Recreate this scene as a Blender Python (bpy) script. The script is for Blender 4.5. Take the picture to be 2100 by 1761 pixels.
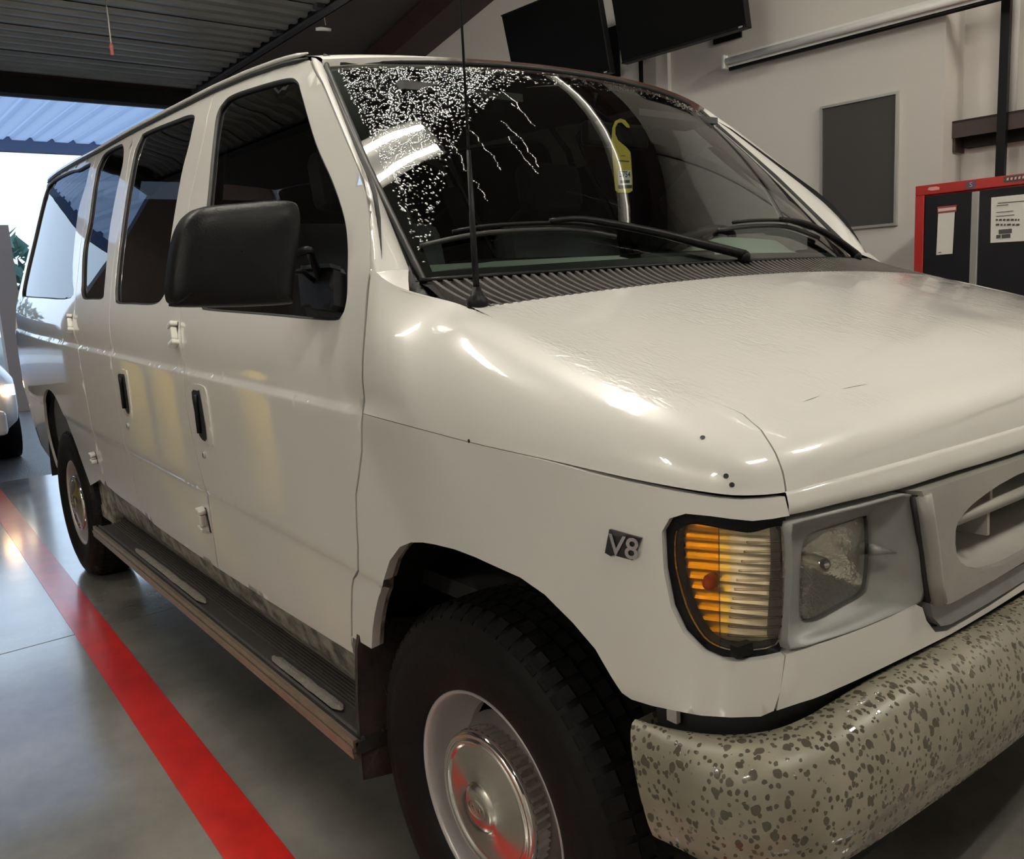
import bpy, math, random
import numpy as np
from mathutils import Vector, Matrix
from mathutils.geometry import delaunay_2d_cdt

# ------------------------------------------------------------------ scene reset
for o in list(bpy.data.objects):
    bpy.data.objects.remove(o)
SC = bpy.context.scene
COL = SC.collection
random.seed(7)

# ------------------------------------------------------------------ camera
IW, IH, FPX = 2100.0, 1761.0, 1750.0
CAM = np.array([1.2171027, -1.8027597, 1.3356130])
YAW, PITCH, ROLL = 2.4770141, -0.1659906, -0.0562587
_f = np.array([math.cos(PITCH)*math.cos(YAW), math.cos(PITCH)*math.sin(YAW), math.sin(PITCH)])
_r = np.cross(_f, [0, 0, 1]); _r /= np.linalg.norm(_r)
_u = np.cross(_r, _f)
CR = math.cos(ROLL)*_r + math.sin(ROLL)*_u
CU = -math.sin(ROLL)*_r + math.cos(ROLL)*_u
CF = _f
cd = bpy.data.cameras.new('camera')
cam = bpy.data.objects.new('camera', cd)
COL.objects.link(cam)
cd.sensor_fit = 'HORIZONTAL'
cd.sensor_width = 36.0
cd.lens = 36.0*FPX/IW
cd.clip_start = 0.02
cam.matrix_world = Matrix(((CR[0], CU[0], -CF[0], CAM[0]), (CR[1], CU[1], -CF[1], CAM[1]),
                           (CR[2], CU[2], -CF[2], CAM[2]), (0, 0, 0, 1)))
SC.camera = cam

# ------------------------------------------------------------------ world, exposure
SC.view_settings.view_transform = 'Standard'
SC.view_settings.look = 'None'
SC.view_settings.gamma = 1.0
SC.view_settings.use_curve_mapping = False
SC.view_settings.exposure = 0.2
wd = bpy.data.worlds.new('overcast_sky')
SC.world = wd
wd.use_nodes = True
bg = wd.node_tree.nodes['Background']
bg.inputs[0].default_value = (0.60, 0.78, 1.0, 1)
bg.inputs[1].default_value = 1.75

# ------------------------------------------------------------------ projection helpers
def ray(px):
    return CF + (px[0]-IW/2)/FPX*CR - (px[1]-IH/2)/FPX*CU
def on_axis(px, ax, v):
    d = ray(px); t = (v-CAM[ax])/d[ax]
    return CAM + t*d
def onX(px, v): return on_axis(px, 0, v)
def onY(px, v): return on_axis(px, 1, v)
def onZ(px, v): return on_axis(px, 2, v)
def proj(P):
    d = np.asarray(P)-CAM; z = d@CF
    return np.array([IW/2+FPX*(d@CR)/z, IH/2-FPX*(d@CU)/z])
def inv(S, px, g):
    """surface parameters (a, b) of S whose point lies on the line of sight through px"""
    q = np.array(g, float); px = np.array(px, float)
    for it in range(30):
        e = proj(S(*q))-px
        if abs(e).max() < 0.02: break
        h = 1e-4
        J = np.stack([(proj(S(q[0]+h, q[1]))-proj(S(q[0]-h, q[1])))/(2*h),
                      (proj(S(q[0], q[1]+h))-proj(S(q[0], q[1]-h)))/(2*h)], 1)
        try: dq = -np.linalg.solve(J, e)
        except np.linalg.LinAlgError: break
        q = q + np.clip(dq, -0.12, 0.12)
    return q
def invlist(S, pts, g):
    out = []; q = np.array(g, float)
    for p_ in pts:
        q = inv(S, p_, q); out.append(q.copy())
    return np.array(out)
def lerp(a, b, t): return a+(b-a)*t
def sstep(a, b, x):
    t = min(1.0, max(0.0, (x-a)/(b-a))); return t*t*(3-2*t)
def pchip(xs, ys):
    xs = np.array(xs, float); ys = np.array(ys, float)
    h = np.diff(xs); d = np.diff(ys)/h; m = np.zeros(len(xs))
    for i in range(1, len(xs)-1):
        if d[i-1]*d[i] > 0:
            w1 = 2*h[i]+h[i-1]; w2 = h[i]+2*h[i-1]
            m[i] = (w1+w2)/(w1/d[i-1]+w2/d[i])
    m[0] = d[0]; m[-1] = d[-1]
    X, Y, Mm, Hh = xs.tolist(), ys.tolist(), m.tolist(), h.tolist()
    import bisect
    def f(x):
        if x <= X[0]: return Y[0]+Mm[0]*(x-X[0])
        if x >= X[-1]: return Y[-1]+Mm[-1]*(x-X[-1])
        i = bisect.bisect_right(X, x)-1; hh = Hh[i]; t = (x-X[i])/hh
        return ((2*t**3-3*t*t+1)*Y[i]+(t**3-2*t*t+t)*hh*Mm[i]+(-2*t**3+3*t*t)*Y[i+1]+(t**3-t*t)*hh*Mm[i+1])
    return f
def catmull(pts, n=4, closed=True):
    P = np.array(pts, float); N = len(P); out = []
    for i in range(N if closed else N-1):
        if closed: p0, p1, p2, p3 = P[i-1], P[i], P[(i+1) % N], P[(i+2) % N]
        else: p0, p1, p2, p3 = P[max(i-1, 0)], P[i], P[i+1], P[min(i+2, N-1)]
        for k in range(n):
            t = k/n
            out.append(0.5*((2*p1)+(p2-p0)*t+(2*p0-5*p1+4*p2-p3)*t*t+(3*p1-p0-3*p2+p3)*t**3))
    if not closed: out.append(P[-1])
    return np.array(out)
def resample(pts, n, closed=False):
    P = np.array(pts, float)
    if closed: P = np.vstack([P, P[:1]])
    s = np.concatenate([[0], np.cumsum(np.linalg.norm(np.diff(P, axis=0), axis=1))])
    t = np.linspace(0, s[-1], n+1 if closed else n)
    if closed: t = t[:-1]
    return np.stack([np.interp(t, s, P[:, k]) for k in range(P.shape[1])], 1)

# ------------------------------------------------------------------ materials
MATS = {}
def mat(name, col, rough=0.5, metal=0.0, coat=0.0, spec=0.5, noise=None, bump=None, emit=None, extra=None):
    if name in MATS: return MATS[name]
    m = bpy.data.materials.new(name); m.use_nodes = True
    nt = m.node_tree; b = nt.nodes['Principled BSDF']
    b.inputs['Base Color'].default_value = (*col, 1)
    b.inputs['Roughness'].default_value = rough
    b.inputs['Metallic'].default_value = metal
    b.inputs['Coat Weight'].default_value = coat
    b.inputs['Coat Roughness'].default_value = 0.03; b.inputs['Coat IOR'].default_value = 1.75
    b.inputs['Specular IOR Level'].default_value = spec
    tc = nt.nodes.new('ShaderNodeTexCoord')
    if noise:
        sc, amt, col2 = noise
        n = nt.nodes.new('ShaderNodeTexNoise'); n.inputs['Scale'].default_value = sc; n.inputs['Detail'].default_value = 5
        nt.links.new(tc.outputs['Object'], n.inputs['Vector'])
        r = nt.nodes.new('ShaderNodeValToRGB'); r.color_ramp.elements[0].position = 0.5-amt/2; r.color_ramp.elements[1].position = 0.5+amt/2
        r.color_ramp.elements[0].color = (*col, 1); r.color_ramp.elements[1].color = (*col2, 1)
        nt.links.new(n.outputs['Fac'], r.inputs['Fac']); nt.links.new(r.outputs['Color'], b.inputs['Base Color'])
    if bump:
        sc, st = bump
        n = nt.nodes.new('ShaderNodeTexNoise'); n.inputs['Scale'].default_value = sc; n.inputs['Detail'].default_value = 4
        nt.links.new(tc.outputs['Object'], n.inputs['Vector'])
        bp = nt.nodes.new('ShaderNodeBump'); bp.inputs['Strength'].default_value = st; bp.inputs['Distance'].default_value = 0.01
        nt.links.new(n.outputs['Fac'], bp.inputs['Height']); nt.links.new(bp.outputs['Normal'], b.inputs['Normal'])
    if emit:
        b.inputs['Emission Color'].default_value = (*emit[0], 1); b.inputs['Emission Strength'].default_value = emit[1]
    if extra: extra(m, nt, b, tc)
    MATS[name] = m
    return m
def glass_mat(name, tint, ior=1.5, rough=0.0, bumpfn=None, boost=0.0):
    """thin sheet of glass: tinted transparency under a Fresnel reflection"""
    m = bpy.data.materials.new(name); m.use_nodes = True
    nt = m.node_tree
    for n in list(nt.nodes):
        if n.type != 'OUTPUT_MATERIAL': nt.nodes.remove(n)
    out = [n for n in nt.nodes if n.type == 'OUTPUT_MATERIAL'][0]
    tr = nt.nodes.new('ShaderNodeBsdfTransparent'); tr.inputs[0].default_value = (*tint, 1)
    gl = nt.nodes.new('ShaderNodeBsdfGlossy'); gl.inputs['Roughness'].default_value = rough
    fr = nt.nodes.new('ShaderNodeFresnel'); fr.inputs['IOR'].default_value = ior
    mx = nt.nodes.new('ShaderNodeMixShader')
    ml = nt.nodes.new('ShaderNodeMath'); ml.operation = 'MULTIPLY_ADD'; ml.inputs[1].default_value = 1.0; ml.inputs[2].default_value = boost
    ml.use_clamp = True
    nt.links.new(fr.outputs[0], ml.inputs[0]); nt.links.new(ml.outputs[0], mx.inputs[0])
    nt.links.new(tr.outputs[0], mx.inputs[1]); nt.links.new(gl.outputs[0], mx.inputs[2]); nt.links.new(mx.outputs[0], out.inputs[0])
    if bumpfn:
        bumpfn(nt, gl, fr)
    MATS[name] = m
    return m

# white automotive paint, a little dusty
def paint_extra(m, nt, b, tc):
    n = nt.nodes.new('ShaderNodeTexNoise'); n.inputs['Scale'].default_value = 3.0; n.inputs['Detail'].default_value = 8
    nt.links.new(tc.outputs['Object'], n.inputs['Vector'])
    r = nt.nodes.new('ShaderNodeMapRange'); r.inputs['To Min'].default_value = 0.26; r.inputs['To Max'].default_value = 0.36
    nt.links.new(n.outputs['Fac'], r.inputs['Value']); nt.links.new(r.outputs[0], b.inputs['Roughness'])
PAINT = mat('van_white_paint', (0.73, 0.715, 0.68), 0.3, coat=1.0, extra=paint_extra)
PAINT.node_tree.nodes['Principled BSDF'].inputs['Coat IOR'].default_value = 1.95
def hood_extra(m, nt, b, tc):
    # rain water lying on the top of the hood: beads and rivulets in the clear coat only
    mp = nt.nodes.new('ShaderNodeMapping'); mp.inputs['Scale'].default_value = (1.0, 2.6, 1.0); mp.inputs['Rotation'].default_value = (0, 0, 0.5)
    nt.links.new(tc.outputs['Object'], mp.inputs['Vector'])
    n = nt.nodes.new('ShaderNodeTexNoise'); n.inputs['Scale'].default_value = 34; n.inputs['Detail'].default_value = 6; n.inputs['Distortion'].default_value = 1.2
    nt.links.new(mp.outputs[0], n.inputs['Vector'])
    n2 = nt.nodes.new('ShaderNodeTexNoise'); n2.inputs['Scale'].default_value = 5; n2.inputs['Detail'].default_value = 3
    nt.links.new(tc.outputs['Object'], n2.inputs['Vector'])
    mr = nt.nodes.new('ShaderNodeMapRange'); mr.inputs['From Min'].default_value = 0.4; mr.inputs['From Max'].default_value = 0.62
    nt.links.new(n2.outputs['Fac'], mr.inputs['Value'])
    ge = nt.nodes.new('ShaderNodeNewGeometry'); sx = nt.nodes.new('ShaderNodeSeparateXYZ'); nt.links.new(ge.outputs['Normal'], sx.inputs[0])
    up = nt.nodes.new('ShaderNodeMapRange'); up.inputs['From Min'].default_value = 0.86; up.inputs['From Max'].default_value = 0.95
    nt.links.new(sx.outputs['Z'], up.inputs['Value'])
    mu = nt.nodes.new('ShaderNodeMath'); mu.operation = 'MULTIPLY'; nt.links.new(mr.outputs[0], mu.inputs[0]); nt.links.new(up.outputs[0], mu.inputs[1])
    mu2 = nt.nodes.new('ShaderNodeMath'); mu2.operation = 'MULTIPLY'; mu2.inputs[1].default_value = 0.5; nt.links.new(mu.outputs[0], mu2.inputs[0])
    bp = nt.nodes.new('ShaderNodeBump'); bp.inputs['Distance'].default_value = 0.004
    nt.links.new(mu2.outputs[0], bp.inputs['Strength']); nt.links.new(n.outputs['Fac'], bp.inputs['Height'])
    nt.links.new(bp.outputs['Normal'], b.inputs['Coat Normal']); nt.links.new(bp.outputs['Normal'], b.inputs['Normal'])
HOODP = mat('wet_white_paint', (0.73, 0.715, 0.68), 0.3, coat=1.0, extra=hood_extra)
def roofp_extra(m, nt, b, tc):
    # rust bleeding from the windscreen header
    n = nt.nodes.new('ShaderNodeTexNoise'); n.inputs['Scale'].default_value = 9; n.inputs['Detail'].default_value = 8
    nt.links.new(tc.outputs['Object'], n.inputs['Vector'])
    sx = nt.nodes.new('ShaderNodeSeparateXYZ'); nt.links.new(tc.outputs['Object'], sx.inputs[0])
    a = nt.nodes.new('ShaderNodeMapRange'); a.inputs['From Min'].default_value = -0.87; a.inputs['From Max'].default_value = -0.76
    nt.links.new(sx.outputs['X'], a.inputs['Value'])
    c = nt.nodes.new('ShaderNodeMapRange'); c.inputs['From Min'].default_value = -0.52; c.inputs['From Max'].default_value = -0.30
    nt.links.new(sx.outputs['Y'], c.inputs['Value'])
    mu = nt.nodes.new('ShaderNodeMath'); mu.operation = 'MULTIPLY'; nt.links.new(a.outputs[0], mu.inputs[0]); nt.links.new(c.outputs[0], mu.inputs[1])
    ad = nt.nodes.new('ShaderNodeMath'); ad.operation = 'MULTIPLY_ADD'; ad.inputs[1].default_value = 0.9; nt.links.new(mu.outputs[0], ad.inputs[0])
    sb = nt.nodes.new('ShaderNodeMath'); sb.operation = 'SUBTRACT'; sb.inputs[1].default_value = 0.52; nt.links.new(n.outputs['Fac'], sb.inputs[0])
    nt.links.new(sb.outputs[0], ad.inputs[2])
    r = nt.nodes.new('ShaderNodeValToRGB'); r.color_ramp.elements[0].position = 0.28; r.color_ramp.elements[1].position = 0.5
    r.color_ramp.elements[0].color = (0.73, 0.715, 0.68, 1); r.color_ramp.elements[1].color = (0.11, 0.045, 0.03, 1)
    nt.links.new(ad.outputs[0], r.inputs[0]); nt.links.new(r.outputs[0], b.inputs['Base Color'])
ROOFP = mat('roof_white_paint', (0.73, 0.715, 0.68), 0.35, coat=0.4, extra=roofp_extra)
BLACK = mat('black_rubber', (0.012, 0.012, 0.013), 0.55)
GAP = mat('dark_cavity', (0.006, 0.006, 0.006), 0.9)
BPLAS = mat('black_plastic', (0.004, 0.004, 0.005), 0.42, spec=0.18, bump=(220, 0.1))
COWLP = mat('weathered_cowl_plastic', (0.075, 0.07, 0.066), 0.5, bump=(120, 0.15))
GREYP = mat('grey_trim_plastic', (0.20, 0.205, 0.20), 0.42, noise=(7, 0.5, (0.27, 0.27, 0.25)), bump=(90, 0.05))
GRILLP = mat('grille_grey_plastic', (0.25, 0.25, 0.235), 0.42, noise=(6, 0.5, (0.33, 0.32, 0.28)), bump=(90, 0.05))
SILVER = mat('painted_steel', (0.52, 0.50, 0.50), 0.35, 0.35, noise=(4, 0.5, (0.42, 0.40, 0.40)))
CHROME = mat('chrome', (0.78, 0.76, 0.72), 0.09, 1.0)
BRUSH = mat('brushed_chrome', (0.72, 0.69, 0.63), 0.2, 1.0)
TYRE = mat('tyre_rubber', (0.005, 0.005, 0.005), 0.6, spec=0.14, noise=(6, 0.5, (0.008, 0.007, 0.007)), bump=(60, 0.1))
FLAP = mat('dirty_rubber', (0.018, 0.014, 0.013), 0.7, noise=(9, 0.4, (0.045, 0.032, 0.027)), bump=(70, 0.3))
ALU = mat('aluminium_trim', (0.55, 0.47, 0.38), 0.3, 0.85, noise=(30, 0.6, (0.42, 0.33, 0.26)))
TREADP = mat('step_rubber', (0.02, 0.019, 0.019), 0.55, noise=(12, 0.5, (0.035, 0.03, 0.03)))
PADM = mat('worn_step_pad', (0.14, 0.13, 0.11), 0.8, noise=(40, 0.5, (0.2, 0.185, 0.16)), bump=(120, 0.4))
SILLM = mat('sill_dirty_white', (0.33, 0.31, 0.26), 0.5, noise=(25, 0.3, (0.06, 0.055, 0.045)))
DASHM = mat('dash_grey_green', (0.46, 0.52, 0.46), 0.6, bump=(200, 0.1))
TRIM = mat('interior_trim', (0.07, 0.072, 0.075), 0.8)
SEAT = mat('seat_cloth', (0.045, 0.047, 0.052), 0.9, bump=(200, 0.2))
CARPET = mat('van_carpet', (0.03, 0.03, 0.03), 0.95)
def amber_extra(m, nt, b, tc):
    b.inputs['Transmission Weight'].default_value = 0.0
AMBER = glass_mat('amber_lens', (1.0, 0.62, 0.06), 1.5, 0.03, boost=0.02)
CLEAR = glass_mat('clear_lens', (0.97, 0.93, 0.86), 1.5, 0.03, boost=0.03)
HLENS = glass_mat('headlight_lens', (0.86, 0.86, 0.80), 1.5, 0.18, boost=0.12)
REFL = mat('lamp_reflector', (0.93, 0.88, 0.78), 0.25, 0.6)
HREFL = mat('headlamp_reflector', (0.85, 0.84, 0.80), 0.16, 0.85, bump=(38, 0.6))
TINT = glass_mat('privacy_glass', (0.03, 0.032, 0.035), 1.52, 0.0, boost=0.015)
DGLASS = glass_mat('door_glass', (0.45, 0.46, 0.47), 1.52, 0.0, boost=0.01)
def ws_bump(nt, gl, fr):
    tc = nt.nodes.new('ShaderNodeTexCoord'); n = nt.nodes.new('ShaderNodeTexNoise'); n.inputs['Scale'].default_value = 6
    nt.links.new(tc.outputs['Object'], n.inputs['Vector'])
    bp = nt.nodes.new('ShaderNodeBump'); bp.inputs['Strength'].default_value = 0.04; bp.inputs['Distance'].default_value = 0.01
    nt.links.new(n.outputs['Fac'], bp.inputs['Height']); nt.links.new(bp.outputs[0], gl.inputs['Normal'])
WSG = glass_mat('windscreen_glass', (0.74, 0.81, 0.77), 1.55, 0.0, bumpfn=ws_bump, boost=0.02)
DROP = glass_mat('water_drop', (0.85, 0.9, 0.92), 1.33, 0.12, boost=0.22)

# ------------------------------------------------------------------ object helpers
def tag(o, label=None, cat=None, group=None, kind=None):
    if label: o['label'] = label
    if cat: o['category'] = cat
    if group: o['group'] = group
    if kind: o['kind'] = kind
    return o
def empty(name, loc, rz=0.0, label=None, cat=None, group=None, kind=None):
    o = bpy.data.objects.new(name, None); COL.objects.link(o)
    o.location = loc; o.rotation_euler = (0, 0, rz); o.empty_display_size = 0.1
    return tag(o, label, cat, group, kind)
def wloc(o):
    v = Vector((0, 0, 0))
    while o: v = v+o.location; o = o.parent
    return v
class MB:
    def __init__(s): s.v = []; s.f = []; s.sm = []
    def add(s, vs, fs, smooth=False):
        k = len(s.v); s.v += [tuple(map(float, v)) for v in vs]
        for f in fs: s.f.append(tuple(i+k for i in f)); s.sm.append(smooth)
        return s
    def box(s, lo, hi, M=None):
        x0, y0, z0 = lo; x1, y1, z1 = hi
        vs = [(x0, y0, z0), (x1, y0, z0), (x1, y1, z0), (x0, y1, z0), (x0, y0, z1), (x1, y0, z1), (x1, y1, z1), (x0, y1, z1)]
        if M is not None: vs = [tuple(M @ Vector(v)) for v in vs]
        return s.add(vs, [(0, 3, 2, 1), (4, 5, 6, 7), (0, 1, 5, 4), (1, 2, 6, 5), (2, 3, 7, 6), (3, 0, 4, 7)])
    def tube(s, pts, r, n=8, caps=True, smooth=True, closed=False):
        P = [Vector(p) for p in pts]; N = len(P); rs = r if hasattr(r, '__len__') else [r]*N
        vs = []; up = None
        for i, p in enumerate(P):
            if closed: t = (P[(i+1) % N]-P[i-1])
            else: t = (P[min(i+1, N-1)]-P[max(i-1, 0)])
            t.normalize()
            if up is None:
                up = Vector((0, 0, 1)) if abs(t.z) < 0.9 else Vector((1, 0, 0))
            a = t.cross(up).normalized(); up = a.cross(t).normalized()
            for k in range(n):
                th = 2*math.pi*k/n; vs.append(p+rs[i]*(math.cos(th)*a+math.sin(th)*up))
        fs = []
        for i in range(N if closed else N-1):
            j = (i+1) % N
            for k in range(n):
                fs.append((i*n+k, i*n+(k+1) % n, j*n+(k+1) % n, j*n+k))
        if caps and not closed:
            fs.append(tuple(range(n))[::-1]); fs.append(tuple(range((N-1)*n, N*n)))
        return s.add(vs, fs, smooth)
    def lathe(s, prof, c, n=48, axis='y', smooth=True, rfun=None):
        vs = []; fs = []; m = len(prof)
        for k in range(n):
            th = 2*math.pi*k/n
            for (a, r) in prof:
                rr = r if rfun is None else rfun(a, r, k)
                if axis == 'y': vs.append((c[0]+rr*math.cos(th), c[1]+a, c[2]+rr*math.sin(th)))
                elif axis == 'z': vs.append((c[0]+rr*math.cos(th), c[1]+rr*math.sin(th), c[2]+a))
                else: vs.append((c[0]+a, c[1]+rr*math.cos(th), c[2]+rr*math.sin(th)))
        for k in range(n):
            j = (k+1) % n
            for i in range(m-1): fs.append((k*m+i, k*m+i+1, j*m+i+1, j*m+i))
        return s.add(vs, fs, smooth)
    def grid(s, G, smooth=True, closed_u=False):
        nu, nv = len(G), len(G[0]); vs = [p for row in G for p in row]; fs = []
        for i in range(nu if closed_u else nu-1):
            j = (i+1) % nu
            for k in range(nv-1): fs.append((i*nv+k, j*nv+k, j*nv+k+1, i*nv+k+1))
        return s.add(vs, fs, smooth)
    def prism(s, poly, d, smooth=False):
        """poly: list of 3D points (planar loop), d: extrusion vector"""
        n = len(poly); d = np.array(d); P = [np.array(q) for q in poly]
        vs = P+[q+d for q in P]
        fs = [tuple(range(n)), tuple(range(n, 2*n))[::-1]]+[(i, i+n, (i+1) % n+n, (i+1) % n) for i in range(n)]
        return s.add(vs, fs, smooth)
    def obj(s, name, m, parent=None, loc=None, mirror=False, bevel=None, kind=None, label=None, cat=None, group=None, fix=True):
        me = bpy.data.meshes.new(name)
        off = Vector(loc) if loc is not None else Vector((0, 0, 0))
        vs = [tuple(Vector(v)-off) for v in s.v]
        fs = s.f
        if mirror:
            vs = [(v[0], -v[1]-2*off.y, v[2]) for v in vs]; fs = [f[::-1] for f in fs]
        me.from_pydata(vs, [], fs)
        me.polygons.foreach_set('use_smooth', s.sm)
        me.update()
        if fix:
            import bmesh
            bm = bmesh.new(); bm.from_mesh(me); bmesh.ops.recalc_face_normals(bm, faces=bm.faces); bm.to_mesh(me); bm.free()
        me.materials.append(m)
        o = bpy.data.objects.new(name, me); COL.objects.link(o)
        if mirror: off = Vector((off.x, -off.y, off.z))
        o.parent = parent
        o.location = off-(wloc(parent) if parent else Vector((0, 0, 0)))
        if bevel:
            b = o.modifiers.new('bevel', 'BEVEL'); b.width = bevel; b.segments = 2; b.limit_method = 'ANGLE'
        tag(o, label, cat, group, kind)
        return o
def pip(poly, pts):
    """vectorised point in polygon"""
    x, y = pts[:, 0], pts[:, 1]; c = np.zeros(len(pts), bool); n = len(poly); j = n-1
    for i in range(n):
        xi, yi = poly[i]; xj, yj = poly[j]
        cond = ((yi > y) != (yj > y)) & (x < (xj-xi)*(y-yi)/((yj-yi)+1e-12)+xi)
        c ^= cond; j = i
    return c
def dens(poly, step):
    P = np.array(poly, float); out = []
    for i in range(len(P)):
        a, b = P[i], P[(i+1) % len(P)]; n = max(1, int(np.linalg.norm(b-a)/step))
        for k in range(n): out.append(a+(b-a)*k/n)
    return np.array(out)
def panel(mb, S, outline, holes=(), step=0.035, flange=0.012, off=0.0, estep=None, smooth=True, rows=None):
    """sheet cut from surface S along an outline in its parameters, with an edge return of the sheet"""
    es = estep or step*0.7
    loops = [dens(outline, es)]+[dens(h, es) for h in holes]
    pts = []; edges = []
    for L in loops:
        k = len(pts); n = len(L); pts += [tuple(q) for q in L]; edges += [(k+i, k+(i+1) % n) for i in range(n)]
    nb = len(pts)
    lo = loops[0].min(0); hi = loops[0].max(0)
    gx = np.arange(lo[0]+step*0.5, hi[0], step); gy = np.arange(lo[1]+step*0.5, hi[1], step)
    if len(gx) and len(gy):
        g = np.stack(np.meshgrid(gx, gy), -1).reshape(-1, 2)
        ins = pip(loops[0], g)
        for h in loops[1:]: ins &= ~pip(h, g)
        g = g[ins]
        B = np.array(pts)
        if len(g):
            d = np.min(((g[:, None, :]-B[None])**2).sum(-1), axis=1) if len(g)*len(B) < 4e6 else np.ones(len(g))
            g = g[d > (step*0.4)**2]
            pts += [tuple(q) for q in g]
    if rows:
        ex = np.array([(u, f(u)) for f in rows for u in np.arange(lo[0]+0.01, hi[0], 0.02)])
        ins = pip(loops[0], ex)
        for h in loops[1:]: ins &= ~pip(h, ex)
        ex = ex[ins]
        d = np.min(((ex[:, None, :]-np.array(pts[:nb])[None])**2).sum(-1), axis=1)
        pts += [tuple(q) for q in ex[d > 0.004**2]]
    r = delaunay_2d_cdt([Vector(q) for q in pts], edges, [], 0, 1e-6)
    V = np.array([tuple(v) for v in r[0]]); T = [tuple(f) for f in r[2]]
    cen = np.array([V[list(t)].mean(0) for t in T])
    ok = pip(loops[0], cen)
    for h in loops[1:]: ok &= ~pip(h, cen)
    T = [t for t, k in zip(T, ok) if k]
    P3 = np.array([S(*v) for v in V])
    if off:
        P3 = P3+off*np.array([snorm(S, *v) for v in V])
    mb.add(P3, T, smooth)
    if flange:
        for L in loops:
            n = len(L); N3 = [snorm(S, *q) for q in L]
            a = [np.array(S(*q))+off*nn for q, nn in zip(L, N3)]; b = [q-flange*nn for q, nn in zip(a, N3)]
            mb.add(a+b, [(i, (i+1) % n, n+(i+1) % n, n+i) for i in range(n)], False)
    return mb
def snorm(S, a, b):
    h = 1e-4
    n = np.cross(np.array(S(a+h, b))-np.array(S(a-h, b)), np.array(S(a, b+h))-np.array(S(a, b-h)))
    n /= np.linalg.norm(n)+1e-12
    return n
def text_mesh(body, size, extrude=0.0, shear=0.0, bold=0.0):
    c = bpy.data.curves.new('t', 'FONT'); c.body = body; c.size = size; c.extrude = extrude; c.shear = shear; c.offset = bold
    c.align_x = 'CENTER'; c.align_y = 'CENTER'; c.resolution_u = 3
    o = bpy.data.objects.new('t', c); COL.objects.link(o)
    dg = bpy.context.evaluated_depsgraph_get(); me = bpy.data.meshes.new_from_object(o.evaluated_get(dg))
    vs = [tuple(v.co) for v in me.vertices]; fs = [tuple(p.vertices) for p in me.polygons]
    bpy.data.objects.remove(o); bpy.data.curves.remove(c); bpy.data.meshes.remove(me)
    return vs, fs

# ================================================================== THE ROOM
WY = math.radians(3.9)                     # the side wall stands 3.9 degrees off the van's axis
WD = np.array([math.cos(WY), math.sin(WY), 0.0]); WN = np.array([-math.sin(WY), math.cos(WY), 0.0])
WOFF = 3.0
def wall_px(px, off=WOFF):
    d = ray(px); t = (off-CAM@WN)/(d@WN); return CAM+t*d
def wall_s(px, off=WOFF): return float(wall_px(px, off)@WD)
def W3(s, off, z): return s*WD+off*WN+np.array([0, 0, z])
def wbox(mb, s0, s1, o0, o1, z0, z1):
    vs = [W3(s0, o0, z0), W3(s1, o0, z0), W3(s1, o1, z0), W3(s0, o1, z0), W3(s0, o0, z1), W3(s1, o0, z1), W3(s1, o1, z1), W3(s0, o1, z1)]
    return mb.add(vs, [(0, 3, 2, 1), (4, 5, 6, 7), (0, 1, 5, 4), (1, 2, 6, 5), (2, 3, 7, 6), (3, 0, 4, 7)])

def concrete_extra(m, nt, b, tc):
    n = nt.nodes.new('ShaderNodeTexNoise'); n.inputs['Scale'].default_value = 1.6; n.inputs['Detail'].default_value = 9; n.inputs['Roughness'].default_value = 0.62
    nt.links.new(tc.outputs['Object'], n.inputs['Vector'])
    r = nt.nodes.new('ShaderNodeValToRGB'); r.color_ramp.elements[0].position = 0.35; r.color_ramp.elements[1].position = 0.7
    r.color_ramp.elements[0].color = (0.15, 0.145, 0.128, 1); r.color_ramp.elements[1].color = (0.28, 0.27, 0.24, 1)
    nt.links.new(n.outputs['Fac'], r.inputs[0]); nt.links.new(r.outputs[0], b.inputs['Base Color'])
    q = nt.nodes.new('ShaderNodeTexNoise'); q.inputs['Scale'].default_value = 5; q.inputs['Detail'].default_value = 4
    nt.links.new(tc.outputs['Object'], q.inputs['Vector'])
    rr = nt.nodes.new('ShaderNodeMapRange'); rr.inputs['To Min'].default_value = 0.12; rr.inputs['To Max'].default_value = 0.3
    nt.links.new(q.outputs['Fac'], rr.inputs['Value']); nt.links.new(rr.outputs[0], b.inputs['Roughness'])
    bp = nt.nodes.new('ShaderNodeBump'); bp.inputs['Strength'].default_value = 0.12; bp.inputs['Distance'].default_value = 0.02
    nt.links.new(q.outputs['Fac'], bp.inputs['Height']); nt.links.new(bp.outputs[0], b.inputs['Normal'])
FLOORM = mat('sealed_concrete', (0.12, 0.115, 0.1), 0.2, coat=1.0, extra=concrete_extra)
FLOORM.node_tree.nodes['Principled BSDF'].inputs['Coat Roughness'].default_value = 0.13
FLOORM.node_tree.nodes['Principled BSDF'].inputs['Coat IOR'].default_value = 1.7
def red_extra(m, nt, b, tc):
    n = nt.nodes.new('ShaderNodeTexNoise'); n.inputs['Scale'].default_value = 9; n.inputs['Detail'].default_value = 8
    nt.links.new(tc.outputs['Object'], n.inputs['Vector'])
    r = nt.nodes.new('ShaderNodeValToRGB'); r.color_ramp.elements[0].position = 0.3; r.color_ramp.elements[1].position = 0.7
    r.color_ramp.elements[0].color = (0.42, 0.012, 0.009, 1); r.color_ramp.elements[1].color = (0.60, 0.018, 0.012, 1)
    nt.links.new(n.outputs['Fac'], r.inputs[0]); nt.links.new(r.outputs[0], b.inputs['Base Color'])
REDP = mat('red_floor_paint', (0.5, 0.02, 0.02), 0.3, coat=0.5, extra=red_extra)
REDP.node_tree.nodes['Principled BSDF'].inputs['Coat Roughness'].default_value = 0.13
WALLM = mat('wall_panel_paint', (0.69, 0.66, 0.62), 0.6, noise=(1.2, 0.6, (0.65, 0.62, 0.585)))
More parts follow.
